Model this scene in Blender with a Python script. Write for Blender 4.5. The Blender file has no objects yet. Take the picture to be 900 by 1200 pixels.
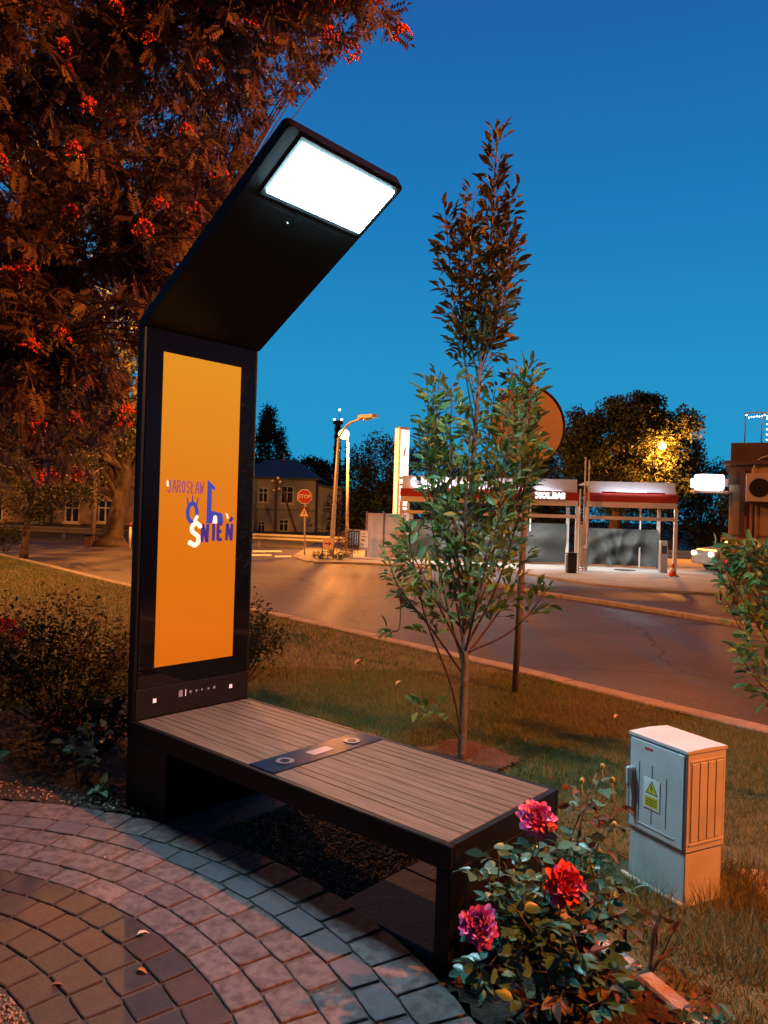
import bpy, math, random
import numpy as np
from math import cos, sin, radians, pi, sqrt
from mathutils import Vector, Matrix

# ------------------------------------------------------------------ camera
FPX, PITCH, ROLL, CAMH = 870.4, 0.0027, 0.0301, 1.58
S = bpy.context.scene
COL = S.collection

def axes():
    cr, sr, cp, sp = cos(ROLL), sin(ROLL), cos(PITCH), sin(PITCH)
    right = Vector((cr, -sr*sp, sr*cp)); up = Vector((-sr, -cr*sp, cr*cp)); fwd = Vector((0, cp, sp))
    return right, up, fwd
RT, UP, FW = axes()
cam_data = bpy.data.cameras.new('camera'); cam = bpy.data.objects.new('camera', cam_data); COL.objects.link(cam)
cam_data.sensor_fit = 'VERTICAL'; cam_data.sensor_height = 36; cam_data.lens = 36*FPX/1200
cam_data.clip_start = .05; cam_data.clip_end = 2000
m = Matrix((RT, UP, -FW)).transposed().to_4x4(); m.translation = Vector((0, 0, CAMH)); cam.matrix_world = m
S.camera = cam

def ray(x, y):
    return ((x-450)/FPX)*RT + (-(y-600)/FPX)*UP + FW
def G(x, y, z=0.0):                       # photo pixel -> point on a level plane
    r = ray(x, y); t = (z-CAMH)/r.z; return Vector((0, 0, CAMH))+r*t
def D(x, y, Y):                           # photo pixel -> point at distance Y
    r = ray(x, y); t = Y/r.y; return Vector((0, 0, CAMH))+r*t

# ------------------------------------------------------------------ sky and exposure
w = bpy.data.worlds.new('World'); S.world = w; w.use_nodes = True
nt = w.node_tree; nt.nodes.clear()
sky = nt.nodes.new('ShaderNodeTexSky'); sky.sky_type = 'NISHITA'; sky.sun_disc = False
sky.sun_elevation = radians(-2.0); sky.sun_rotation = radians(180)
# dusk: deep blue overhead, paler and greener towards the horizon
tc = nt.nodes.new('ShaderNodeTexCoord'); sx_ = nt.nodes.new('ShaderNodeSeparateXYZ'); rp = nt.nodes.new('ShaderNodeValToRGB')
nt.links.new(tc.outputs['Generated'], sx_.inputs[0]); nt.links.new(sx_.outputs[2], rp.inputs[0])
els = rp.color_ramp.elements
for _ in range(3): els.new(.5)
for e, (p, c) in zip(els, ((0, (.016, .33, .60)), (.20, (.011, .275, .57)), (.36, (.007, .195, .50)), (.56, (.010, .12, .40)), (.8, (.005, .03, .11)))):
    e.position = p; e.color = (*c, 1)
# sunset glow assumed ahead; unseen sky behind and overhead darkened to cut ambient light
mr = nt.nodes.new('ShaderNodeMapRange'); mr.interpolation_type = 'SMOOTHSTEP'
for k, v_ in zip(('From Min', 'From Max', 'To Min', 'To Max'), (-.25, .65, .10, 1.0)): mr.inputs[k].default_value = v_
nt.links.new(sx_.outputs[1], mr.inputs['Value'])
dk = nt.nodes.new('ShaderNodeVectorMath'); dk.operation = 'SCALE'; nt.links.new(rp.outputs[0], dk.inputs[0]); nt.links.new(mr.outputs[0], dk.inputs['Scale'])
add = nt.nodes.new('ShaderNodeMix'); add.data_type = 'RGBA'; add.blend_type = 'ADD'; add.inputs[0].default_value = .03
bg = nt.nodes.new('ShaderNodeBackground'); bg.inputs['Strength'].default_value = 1.0
wo = nt.nodes.new('ShaderNodeOutputWorld')
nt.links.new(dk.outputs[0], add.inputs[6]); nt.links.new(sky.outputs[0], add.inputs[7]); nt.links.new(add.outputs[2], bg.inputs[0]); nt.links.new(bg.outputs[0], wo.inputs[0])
S.view_settings.view_transform = 'Standard'; S.view_settings.look = 'None'
S.view_settings.exposure = 0; S.view_settings.gamma = 1; S.view_settings.use_curve_mapping = False
S.render.engine = 'CYCLES'
S.cycles.use_denoising = True; S.cycles.max_bounces = 5; S.cycles.diffuse_bounces = 2; S.cycles.glossy_bounces = 3
S.cycles.transmission_bounces = 3; S.cycles.transparent_max_bounces = 6; S.cycles.sample_clamp_indirect = 4
S.cycles.caustics_reflective = False; S.cycles.caustics_refractive = False

SODIUM = (1.0, .215, .022)
SODIUM_FAR = (1.0, .32, .045)
# ------------------------------------------------------------------ materials
M = {}
def mat(name, c, rough=.7, metal=0, c2=None, scale=8, bump=0, bscale=None, emit=None, es=0, spec=.5, detail=6, coords='Object', ramp=(.35, .65), wave=None, coat=0):
    if name in M: return M[name]
    m = bpy.data.materials.new(name); m.use_nodes = True; n = m.node_tree; L = n.links
    b = n.nodes['Principled BSDF']
    b.inputs['Base Color'].default_value = (*c, 1); b.inputs['Roughness'].default_value = rough; b.inputs['Metallic'].default_value = metal
    b.inputs['Specular IOR Level'].default_value = spec
    if coat: b.inputs['Coat Weight'].default_value = coat; b.inputs['Coat Roughness'].default_value = .04
    tc = n.nodes.new('ShaderNodeTexCoord')
    if c2 is not None:
        no = n.nodes.new('ShaderNodeTexNoise'); no.inputs['Scale'].default_value = scale; no.inputs['Detail'].default_value = detail
        L.new(tc.outputs[coords], no.inputs['Vector'])
        r = n.nodes.new('ShaderNodeValToRGB'); r.color_ramp.elements[0].position = ramp[0]; r.color_ramp.elements[1].position = ramp[1]
        r.color_ramp.elements[0].color = (*c, 1); r.color_ramp.elements[1].color = (*c2, 1)
        L.new(no.outputs[0], r.inputs[0]); L.new(r.outputs[0], b.inputs['Base Color'])
    if bump:
        nb = n.nodes.new('ShaderNodeTexNoise'); nb.inputs['Scale'].default_value = bscale or scale*4; nb.inputs['Detail'].default_value = 5
        L.new(tc.outputs[coords], nb.inputs['Vector'])
        bp = n.nodes.new('ShaderNodeBump'); bp.inputs['Strength'].default_value = bump; bp.inputs['Distance'].default_value = .02
        L.new(nb.outputs[0], bp.inputs['Height']); L.new(bp.outputs[0], b.inputs['Normal'])
    if emit is not None:
        b.inputs['Emission Color'].default_value = (*emit, 1); b.inputs['Emission Strength'].default_value = es
    M[name] = m; return m

def attr_mat(name, cols, rough=.55, trans=.25, noise=None, spec=.35, nscale=40, bump=0):
    """colour picked per piece from the face attribute 'var' (each leaf / brick its own colour)"""
    m = bpy.data.materials.new(name); m.use_nodes = True; n = m.node_tree; L = n.links
    b = n.nodes['Principled BSDF']; b.inputs['Roughness'].default_value = rough; b.inputs['Specular IOR Level'].default_value = spec
    a = n.nodes.new('ShaderNodeAttribute'); a.attribute_name = 'var'
    r = n.nodes.new('ShaderNodeValToRGB'); els = r.color_ramp.elements
    while len(els) < len(cols): els.new(.5)
    for i, c in enumerate(cols):
        els[i].position = i/(len(cols)-1); els[i].color = (*c, 1)
    L.new(a.outputs['Fac'], r.inputs[0]); out = r.outputs[0]
    if noise:
        tc = n.nodes.new('ShaderNodeTexCoord'); no = n.nodes.new('ShaderNodeTexNoise'); no.inputs['Scale'].default_value = nscale; no.inputs['Detail'].default_value = 6
        L.new(tc.outputs['Object'], no.inputs['Vector'])
        r2 = n.nodes.new('ShaderNodeValToRGB'); r2.color_ramp.elements[0].position = .4; r2.color_ramp.elements[1].position = .66
        r2.color_ramp.elements[0].color = (1, 1, 1, 1); r2.color_ramp.elements[1].color = (*noise, 1)
        mx = n.nodes.new('ShaderNodeMix'); mx.data_type = 'RGBA'; mx.blend_type = 'MULTIPLY'; mx.inputs[0].default_value = 1
        L.new(no.outputs[0], r2.inputs[0]); L.new(out, mx.inputs[6]); L.new(r2.outputs[0], mx.inputs[7]); out = mx.outputs[2]
        if bump:
            n2 = n.nodes.new('ShaderNodeTexNoise'); n2.inputs['Scale'].default_value = nscale*4; n2.inputs['Detail'].default_value = 5
            L.new(tc.outputs['Object'], n2.inputs['Vector'])
            bp = n.nodes.new('ShaderNodeBump'); bp.inputs['Strength'].default_value = bump; bp.inputs['Distance'].default_value = .004
            L.new(n2.outputs[0], bp.inputs['Height']); L.new(bp.outputs[0], b.inputs['Normal'])
    L.new(out, b.inputs['Base Color'])
    if trans:
        t = n.nodes.new('ShaderNodeBsdfTranslucent'); L.new(out, t.inputs[0])
        ms = n.nodes.new('ShaderNodeMixShader'); ms.inputs[0].default_value = trans
        L.new(b.outputs[0], ms.inputs[1]); L.new(t.outputs[0], ms.inputs[2]); L.new(ms.outputs[0], n.nodes['Material Output'].inputs[0])
    M[name] = m; return m

def road_material():
    """asphalt: speckle, darker patches and worn wheel tracks running along the street"""
    m = mat('asphalt', (.06, .057, .055), .62, spec=.16); n = m.node_tree; L = n.links; b = n.nodes['Principled BSDF']; tc = n.nodes.new('ShaderNodeTexCoord')
    mp = n.nodes.new('ShaderNodeMapping'); mp.inputs['Rotation'].default_value = (0, 0, radians(-41)); mp.inputs['Scale'].default_value = (1.1, .06, 1)
    def noise(sc, vec, det=6):
        q = n.nodes.new('ShaderNodeTexNoise'); q.inputs['Scale'].default_value = sc; q.inputs['Detail'].default_value = det; L.new(vec, q.inputs['Vector']); return q.outputs[0]
    def ramp(src, a, ca, b_, cb):
        q = n.nodes.new('ShaderNodeValToRGB'); q.color_ramp.elements[0].position = a; q.color_ramp.elements[1].position = b_
        q.color_ramp.elements[0].color = (ca, ca, ca, 1); q.color_ramp.elements[1].color = (cb, cb, cb, 1); L.new(src, q.inputs[0]); return q.outputs[0]
    def mul(a, c):
        q = n.nodes.new('ShaderNodeMix'); q.data_type = 'RGBA'; q.blend_type = 'MULTIPLY'; q.inputs[0].default_value = 1; L.new(a, q.inputs[6]); L.new(c, q.inputs[7]); return q.outputs[2]
    L.new(tc.outputs['Object'], mp.inputs[0])
    base = ramp(noise(60, tc.outputs['Object'], 8), .3, .05, .75, .12)
    wn = n.nodes.new('ShaderNodeMix'); wn.data_type = 'RGBA'; wn.blend_type = 'MULTIPLY'; wn.inputs[0].default_value = 1; wn.inputs[7].default_value = (1, .88, .80, 1); L.new(base, wn.inputs[6]); base = wn.outputs[2]
    o1 = mul(base, ramp(noise(1.0, mp.outputs[0]), .38, .62, .62, 1.25)); o2 = mul(o1, ramp(noise(.22, tc.outputs['Object']), .42, .75, .52, 1.1))
    v = n.nodes.new('ShaderNodeTexVoronoi'); v.feature = 'DISTANCE_TO_EDGE'; v.inputs['Scale'].default_value = .32
    nz = n.nodes.new('ShaderNodeTexNoise'); nz.inputs['Scale'].default_value = 1.6; L.new(tc.outputs['Object'], nz.inputs['Vector'])
    mx = n.nodes.new('ShaderNodeMix'); mx.data_type = 'VECTOR'; mx.inputs[0].default_value = .35; L.new(tc.outputs['Object'], mx.inputs[4]); L.new(nz.outputs[1], mx.inputs[5]); L.new(mx.outputs[1], v.inputs['Vector'])
    o3 = mul(o2, ramp(v.outputs[0], .002, .35, .006, 1.0)); L.new(o3, b.inputs['Base Color'])
    rr = ramp(noise(1.0, mp.outputs[0]), .35, .48, .65, .72); L.new(rr, b.inputs['Roughness'])
    bp = n.nodes.new('ShaderNodeBump'); bp.inputs['Strength'].default_value = .35; bp.inputs['Distance'].default_value = .01; L.new(noise(110, tc.outputs['Object']), bp.inputs['Height']); L.new(bp.outputs[0], b.inputs['Normal'])
road_material()

# ------------------------------------------------------------------ object helpers
def tag(o, label=None, cat=None, group=None, kind=None):
    if label: o['label'] = label
    if cat: o['category'] = cat
    if group: o['group'] = group
    if kind: o['kind'] = kind
    return o
def empty(name, loc, rz=0, label=None, cat=None, group=None):
    o = bpy.data.objects.new(name, None); COL.objects.link(o); o.location = loc; o.rotation_euler = (0, 0, rz)
    o.empty_display_size = .2
    return tag(o, label, cat, group)
def link(name, me, mt, parent=None, loc=None):
    if mt is not None and not me.materials: me.materials.append(mt)
    o = bpy.data.objects.new(name, me); COL.objects.link(o)
    if parent is not None: o.parent = parent
    if loc is not None: o.location = loc
    return o

class MB:
    def __init__(s): s.v = []; s.f = []; s.mi = []; s.sm = []
    def add(s, vs, fs, mi=0, smooth=False):
        b = len(s.v); s.v += [tuple(v) for v in vs]
        for f in fs: s.f.append(tuple(b+i for i in f)); s.mi.append(mi); s.sm.append(smooth)
        return s
    def box(s, x0, x1, y0, y1, z0, z1, mi=0, bev=0, T=None):
        if bev:
            return s.bbox(x0, x1, y0, y1, z0, z1, bev, mi, T)
        vs = [Vector((x, y, z)) for z in (z0, z1) for y in (y0, y1) for x in (x0, x1)]
        if T: vs = [T @ v for v in vs]
        return s.add(vs, [(0, 2, 3, 1), (4, 5, 7, 6), (0, 1, 5, 4), (2, 6, 7, 3), (0, 4, 6, 2), (1, 3, 7, 5)], mi)
    def bbox(s, x0, x1, y0, y1, z0, z1, b, mi=0, T=None):
        # chamfered box
        X = (x0, x1); Y = (y0, y1); Z = (z0, z1); vs = []; idx = {}
        for i in (0, 1):
            for j in (0, 1):
                for k in (0, 1):
                    dx = b if i == 0 else -b; dy = b if j == 0 else -b; dz = b if k == 0 else -b
                    for a, p in (('x', (X[i], Y[j]+dy, Z[k]+dz)), ('y', (X[i]+dx, Y[j], Z[k]+dz)), ('z', (X[i]+dx, Y[j]+dy, Z[k]))):
                        idx[i, j, k, a] = len(vs); vs.append(Vector(p))
        if T: vs = [T @ v for v in vs]
        q = lambda *l: tuple(idx[t] for t in l)
        F = []
        for i in (0, 1):
            f = q((i, 0, 0, 'x'), (i, 1, 0, 'x'), (i, 1, 1, 'x'), (i, 0, 1, 'x')); F.append(f if i else f[::-1])
            f = q((0, i, 0, 'y'), (0, i, 1, 'y'), (1, i, 1, 'y'), (1, i, 0, 'y')); F.append(f if i else f[::-1])
            f = q((0, 0, i, 'z'), (1, 0, i, 'z'), (1, 1, i, 'z'), (0, 1, i, 'z')); F.append(f if i else f[::-1])
        for i in (0, 1):
            for j in (0, 1):
                F.append(q((i, j, 0, 'x'), (i, j, 1, 'x'), (i, j, 1, 'y'), (i, j, 0, 'y')))
                F.append(q((i, 0, j, 'x'), (i, 1, j, 'x'), (i, 1, j, 'z'), (i, 0, j, 'z')))
                F.append(q((0, i, j, 'y'), (1, i, j, 'y'), (1, i, j, 'z'), (0, i, j, 'z')))
                for k in (0, 1):
                    F.append(q((i, j, k, 'x'), (i, j, k, 'y'), (i, j, k, 'z')))
        return s.add(vs, F, mi)
    def tube(s, pts, rad, seg=8, mi=0, caps=True, smooth=True):
        pts = [Vector(p) for p in pts]; n = len(pts)
        if not hasattr(rad, '__len__'): rad = [rad]*n
        rings = []; t0 = (pts[1]-pts[0]).normalized()
        a = Vector((1, 0, 0)) if abs(t0.x) < .8 else Vector((0, 1, 0))
        u = t0.cross(a).normalized(); b = len(s.v)
        for i in range(n):
            t = (pts[min(i+1, n-1)]-pts[max(i-1, 0)]).normalized()
            u = (u-t*u.dot(t)).normalized(); v = t.cross(u)
            for k in range(seg):
                an = 2*pi*k/seg; s.v.append(tuple(pts[i]+(u*cos(an)+v*sin(an))*rad[i]))
        for i in range(n-1):
            for k in range(seg):
                k2 = (k+1) % seg
                s.f.append((b+i*seg+k, b+i*seg+k2, b+(i+1)*seg+k2, b+(i+1)*seg+k)); s.mi.append(mi); s.sm.append(smooth)
        if caps:
            s.f.append(tuple(b+k for k in range(seg))[::-1]); s.mi.append(mi); s.sm.append(False)
            s.f.append(tuple(b+(n-1)*seg+k for k in range(seg))); s.mi.append(mi); s.sm.append(False)
        return s
    def prism(s, poly, h, T=None, mi=0):
        """poly: list of (x,y) ccw, extruded 0..h in z, then T"""
        n = len(poly); vs = [Vector((x, y, 0)) for x, y in poly]+[Vector((x, y, h)) for x, y in poly]
        if T: vs = [T @ v for v in vs]
        F = [tuple(range(n))[::-1], tuple(range(n, 2*n))]+[(i, (i+1) % n, n+(i+1) % n, n+i) for i in range(n)]
        return s.add(vs, F, mi)
    def sphere(s, c, r, seg=8, rings=5, mi=0, sc=(1, 1, 1)):
        vs = [(c[0], c[1], c[2]+r*sc[2])]
        for i in range(1, rings):
            p = pi*i/rings
            for k in range(seg):
                a = 2*pi*k/seg; vs.append((c[0]+r*sc[0]*sin(p)*cos(a), c[1]+r*sc[1]*sin(p)*sin(a), c[2]+r*sc[2]*cos(p)))
        vs.append((c[0], c[1], c[2]-r*sc[2])); F = []
        for k in range(seg): F.append((0, 1+k, 1+(k+1) % seg))
        for i in range(rings-2):
            for k in range(seg):
                a = 1+i*seg; F.append((a+k, a+seg+k, a+seg+(k+1) % seg, a+(k+1) % seg))
        a = 1+(rings-2)*seg; e = len(vs)-1
        for k in range(seg): F.append((a+k, e, a+(k+1) % seg))
        return s.add(vs, F, mi, True)
    def mesh(s, name, mts):
        me = bpy.data.meshes.new(name); me.from_pydata(s.v, [], s.f)
        for m in (mts if isinstance(mts, (list, tuple)) else [mts]): me.materials.append(m)
        me.polygons.foreach_set('material_index', s.mi); me.polygons.foreach_set('use_smooth', s.sm); me.update(); return me
    def build(s, name, mts, parent=None, loc=None):
        return link(name, s.mesh(name, mts), None, parent, loc)

def np_mesh(name, V, F, mt, var=None, smooth=False):
    """V (n,3), F (m,k) same-size polygons"""
    V = np.asarray(V, dtype=np.float32); F = np.asarray(F, dtype=np.int32); k = F.shape[1]
    me = bpy.data.meshes.new(name); me.vertices.add(len(V)); me.vertices.foreach_set('co', V.ravel())
    me.loops.add(F.size); me.loops.foreach_set('vertex_index', F.ravel())
    me.polygons.add(len(F)); me.polygons.foreach_set('loop_start', np.arange(len(F), dtype=np.int32)*k)
    me.polygons.foreach_set('loop_total', np.full(len(F), k, dtype=np.int32))
    if smooth: me.polygons.foreach_set('use_smooth', np.ones(len(F), dtype=bool))
    me.update(calc_edges=True)
    if var is not None:
        a = me.attributes.new('var', 'FLOAT', 'FACE'); a.data.foreach_set('value', np.asarray(var, dtype=np.float32))
    me.materials.append(mt); return me

def nrm(a): return a/np.maximum(np.linalg.norm(a, axis=1, keepdims=True), 1e-9)
def leaf_arrays(P, Dr, size, wr, rng, fold=.25, six=True, droop=.15, Nn=None):
    """leaves as two folded quads each (six) or a single diamond"""
    n = len(P); Dr = nrm(Dr)
    if Nn is None:
        Nn = rng.normal(size=(n, 3))*.6+np.array([0, 0, 1.0])
    sd = nrm(np.cross(Dr, Nn)); up = np.cross(sd, Dr)
    size = np.asarray(size).reshape(-1, 1)*np.ones((n, 1)); W = size*wr
    if six == 'round':
        cu = np.asarray(rng.uniform(.2, 1.6, (n, 1)))*droop
        ax = lambda t: P+Dr*size*t-up*size*cu*t*t
        base, mid, tip = P, ax(.5), ax(1.0); e = lambda t, w_, s_: ax(t)+s_*sd*W*w_+up*W*fold*w_*2
        V = np.stack([base, e(.2, .36, 1), e(.5, .5, 1), e(.8, .30, 1), tip, e(.8, .30, -1), e(.5, .5, -1), e(.2, .36, -1), mid], 1).reshape(-1, 3)
        i = np.arange(n)[:, None]*9
        F = np.concatenate([i+np.array([[0, 1, 2, 8]]), i+np.array([[8, 2, 3, 4]]), i+np.array([[0, 8, 6, 7]]), i+np.array([[8, 4, 5, 6]])], 1).reshape(-1, 4)
        return V, F, 4
    if six:
        base = P; tip = P+Dr*size-up*size*droop
        a = P+Dr*size*.3; b = P+Dr*size*.68-up*size*droop*.35
        V = np.stack([base, a+sd*W*.5+up*W*fold, b+sd*W*.42+up*W*fold, tip, b-sd*W*.42+up*W*fold, a-sd*W*.5+up*W*fold], 1).reshape(-1, 3)
        i = np.arange(n)[:, None]*6
        F = np.concatenate([i+np.array([[0, 1, 2, 3]]), i+np.array([[0, 3, 4, 5]])], 1).reshape(-1, 4)
        return V, F, 2
    mid = P+Dr*size*.5; tip = P+Dr*size-up*size*droop
    V = np.stack([P, mid+sd*W*.5+up*W*fold, tip, mid-sd*W*.5+up*W*fold], 1).reshape(-1, 3)
    F = np.arange(n)[:, None]*4+np.array([[0, 1, 2, 3]])
    return V, F, 1
def leaves_obj(name, P, Dr, size, wr, rng, mt, parent=None, **k):
    V, F, r = leaf_arrays(np.asarray(P), np.asarray(Dr), size, wr, rng, **k)
    var = np.repeat(rng.random(len(P)), r)
    return link(name, np_mesh(name, V, F, mt, var, smooth=(k.get('six') == 'round')), None, parent)

def spline(pts, n=12):
    P = [Vector(p) for p in pts]
    if len(P) == 2: return [P[0].lerp(P[1], i/(n-1)) for i in range(n)]
    P = [P[0]*2-P[1]]+P+[P[-1]*2-P[-2]]; out = []; segs = len(P)-3
    for i in range(n):
        t = i/(n-1)*segs; k = min(int(t), segs-1); t -= k
        a, b, c, d = P[k:k+4]
        out.append(.5*((2*b)+(c-a)*t+(2*a-5*b+4*c-d)*t*t+(3*b-a-3*c+d)*t**3))
    return out

def text_mesh(name, txt, size, mt, parent, T, extrude=.004, align='CENTER', bold=0, sx=1):
    c = bpy.data.curves.new(name, 'FONT'); c.body = txt; c.size = size; c.extrude = extrude; c.align_x = align; c.align_y = 'CENTER'; c.offset = bold
    c.resolution_u = 2
    o = bpy.data.objects.new(name, c); COL.objects.link(o)
    dg = bpy.context.evaluated_depsgraph_get(); me = bpy.data.meshes.new_from_object(o.evaluated_get(dg))
    bpy.data.objects.remove(o); bpy.data.curves.remove(c)
    me.transform(T @ Matrix.Diagonal((sx, 1, 1, 1))); me.materials.clear(); me.name = name
    return link(name, me, mt, parent)
def basis(o, x, y, z):
    m = Matrix((Vector(x).normalized(), Vector(y).normalized(), Vector(z).normalized())).transposed().to_4x4(); m.translation = Vector(o); return m
def poly_plate(name, pts, z, thick, mt, kind='structure', holes=None):
    """flat slab from a ground outline, its top at z"""
    mb = MB(); n = len(pts)
    a = sum(pts[i][0]*pts[(i+1) % n][1]-pts[(i+1) % n][0]*pts[i][1] for i in range(n))
    if a < 0: pts = pts[::-1]
    vs = [(p[0], p[1], z) for p in pts]+[(p[0], p[1], z-thick) for p in pts]
    mb.add(vs, [tuple(range(n))]+[(n+i, n+(i+1) % n, (i+1) % n, i) for i in range(n)])
    o = mb.build(name, mt); o['kind'] = kind; return o
def point_light(name, loc, color, power, radius=.12, parent=None):
    l = bpy.data.lights.new(name, 'POINT'); l.color = color; l.energy = power; l.shadow_soft_size = radius
    o = bpy.data.objects.new(name, l); COL.objects.link(o); o.location = loc
    if parent is not None: o.parent = parent
    return o
def area_light(name, loc, direction, color, power, sx, sy, parent=None):
    l = bpy.data.lights.new(name, 'AREA'); l.shape = 'RECTANGLE'; l.size = sx; l.size_y = sy; l.color = color; l.energy = power
    o = bpy.data.objects.new(name, l); COL.objects.link(o); o.location = loc
    o.rotation_euler = Vector(direction).to_track_quat('-Z', 'Y').to_euler()
    if parent is not None: o.parent = parent
    return o

RNG = np.random.default_rng(7); R = random.Random(5)
ROADZ = -.06

# ------------------------------------------------------------------ the setting
mat('earth', (.05, .035, .022), .95, c2=(.09, .065, .04), scale=1.5, bump=.5, bscale=6)
mat('asphalt', (.075, .07, .068), .6, spec=.3, c2=(.11, .10, .095), scale=.35, bump=.25, bscale=90, detail=8, ramp=(.3, .7))
mat('kerbstone', (.30, .27, .24), .85, c2=(.22, .20, .18), scale=7, bump=.3, bscale=60)
mat('concrete', (.36, .35, .33), .8, c2=(.27, .26, .25), scale=1.2, bump=.2, bscale=40)
mat('concrete_dark', (.17, .165, .16), .9, c2=(.25, .24, .23), scale=9, bump=.5, bscale=50)
mat('turf', (.07, .07, .028), .95, c2=(.13, .115, .05), scale=5, bump=.8, bscale=60)
mat('soil', (.022, .015, .010), .95, c2=(.06, .035, .022), scale=22, bump=1, bscale=70)
mat('road_paint', (.65, .63, .58), .7, c2=(.35, .33, .3), scale=14)
big = 700
g0 = MB().add([(-big, -200, ROADZ-.02), (big, -200, ROADZ-.02), (big, big, ROADZ-.02), (-big, big, ROADZ-.02)], [(0, 1, 2, 3)]).build('ground', M['earth']); g0['kind'] = 'structure'

K = [(-16, 28.0), (-11.58, 22.6), (-8.47, 19.0), (-5.02, 14.9), (-1.66, 11.45), (.16, 9.35), (1.42, 7.85), (2.06, 7.0), (3.06, 5.75), (4.8, 3.6), (9, -1.6)]
K = [tuple(p)[:2] for p in spline([(x, y, 0) for x, y in K], 60)]
def offset(pl, d):
    out = []
    for i, p in enumerate(pl):
        a = Vector(pl[max(i-1, 0)]); b = Vector(pl[min(i+1, len(pl)-1)]); t = (b-a).normalized(); nn = Vector((-t.y, t.x))
        out.append((p[0]+nn.x*d, p[1]+nn.y*d))
    return out
KN = offset(K, -.20)         # lawn side of the kerb
road_pts = K+[(40, -1.6), (60, 8), (60, 50), (-60, 50), (-60, 28)]
poly_plate('road', road_pts, ROADZ, .015, M['asphalt'])
def strip(name, A, B, z, zb, mt, seglen=1.0, gap=.006):
    mb = MB()
    for i in range(len(A)-1):
        a, b, c, d = A[i], A[i+1], B[i+1], B[i]
        mb.add([(a[0], a[1], z), (b[0], b[1], z), (c[0], c[1], z), (d[0], d[1], z), (a[0], a[1], zb), (b[0], b[1], zb), (c[0], c[1], zb), (d[0], d[1], zb)],
               [(3, 2, 1, 0), (0, 1, 5, 4), (2, 3, 7, 6), (1, 2, 6, 5), (3, 0, 4, 7)])
    o = mb.build(name, mt); o['kind'] = 'structure'; return o
def kerb_blocks(name, pl, wid, z, zb, mt, L=.98, gap=.012):
    """separate kerb stones following a line"""
    P = [Vector((p[0], p[1], 0)) for p in pl]; ds = [0]
    for i in range(1, len(P)): ds.append(ds[-1]+(P[i]-P[i-1]).length)
    def at(s):
        s = max(0, min(ds[-1], s)); i = max(j for j in range(len(ds)) if ds[j] <= s); i = min(i, len(P)-2)
        return P[i].lerp(P[i+1], (s-ds[i])/max(ds[i+1]-ds[i], 1e-6))
    mb = MB(); s = 0
    while s+L < ds[-1]:
        a = at(s+gap/2); b = at(s+L-gap/2); c = (a+b)/2; d = (b-a).normalized(); T = basis((c.x, c.y, 0), d, (-d.y, d.x, 0), (0, 0, 1))
        l = (b-a).length/2; dz = R.uniform(-.004, .004)
        mb.box(-l, l, -wid/2, wid/2, zb, z+dz, bev=.012, T=T); s += L
    o = mb.build(name, mt); o['kind'] = 'structure'; return o
kerb_blocks('kerb', offset(K, -.10), .2, .03, ROADZ-.01, M['kerbstone'])
lawn_pts = KN+[(9, -6), (-20, -6), (-20, 28)]
poly_plate('lawn', lawn_pts, 0, .04, M['turf'])

# far side of the road
FK = [G(x, y)[:2] for x, y in ((380, 660), (430, 661), (490, 663), (540, 672), (600, 688), (700, 703), (840, 725), (960, 745))]
FK[0] = (-2.2, 23.6); FK[1] = (-1.0, 23.9)
fk = [tuple(p)[:2] for p in spline([(p[0], p[1], 0) for p in FK], 36)]
fk_right = [p for p in fk if p[0] > 2.6]
kerb_blocks('far_kerb', fk[:], .22, .012, ROADZ-.01, M['kerbstone'])
FC = [G(x, y)[:2] for x, y in ((560, 662), (620, 672), (700, 684), (780, 691), (870, 697), (1000, 712))]
poly_plate('forecourt', [tuple(p) for p in FC]+[(30, 14), (30, 33), (-1.5, 33), (-1.5, 26.5), (2.2, 24.3)], -.005, .06, M['concrete'])
poly_plate('island_pavement', [(-2.5, 24.2), (-1.0, 24.1), (.5, 24.0), (2.1, 24.2), (-1.5, 26.4), (-1.5, 33), (-3.4, 33), (-3.2, 26.4)], -.012, .05, M['concrete_dark'])
poly_plate('far_verge', [(-60, 29.8), (-3.5, 33.0), (-3.4, 60), (-60, 60)], -.03, .03, M['turf'])
for i, (x0, x1, y) in enumerate(((295, 318, 650.5), (322, 341, 652), (296, 330, 646))):
    a = G(x0, y-.8, ROADZ); b = G(x1, y-.8, ROADZ); c = G(x1, y+1, ROADZ); d = G(x0, y+1, ROADZ)
    o = MB().add([(p.x, p.y, ROADZ+.004) for p in (d, c, b, a)], [(0, 1, 2, 3)]).build('road_marking', M['road_paint']); o['kind'] = 'structure'
mh = G(732, 668); 
mb = MB(); mb.prism([(.34*cos(2*pi*k/28), .34*sin(2*pi*k/28)) for k in range(28)], .012, Matrix.Translation((mh.x, mh.y, -.004)))
mat('cast_iron', (.06, .055, .05), .6, .6, bump=.5, bscale=60)
o = mb.build('manhole_cover', M['cast_iron']); tag(o, 'round dark manhole cover set in the pale forecourt before the wash bay', 'manhole cover')

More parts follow.
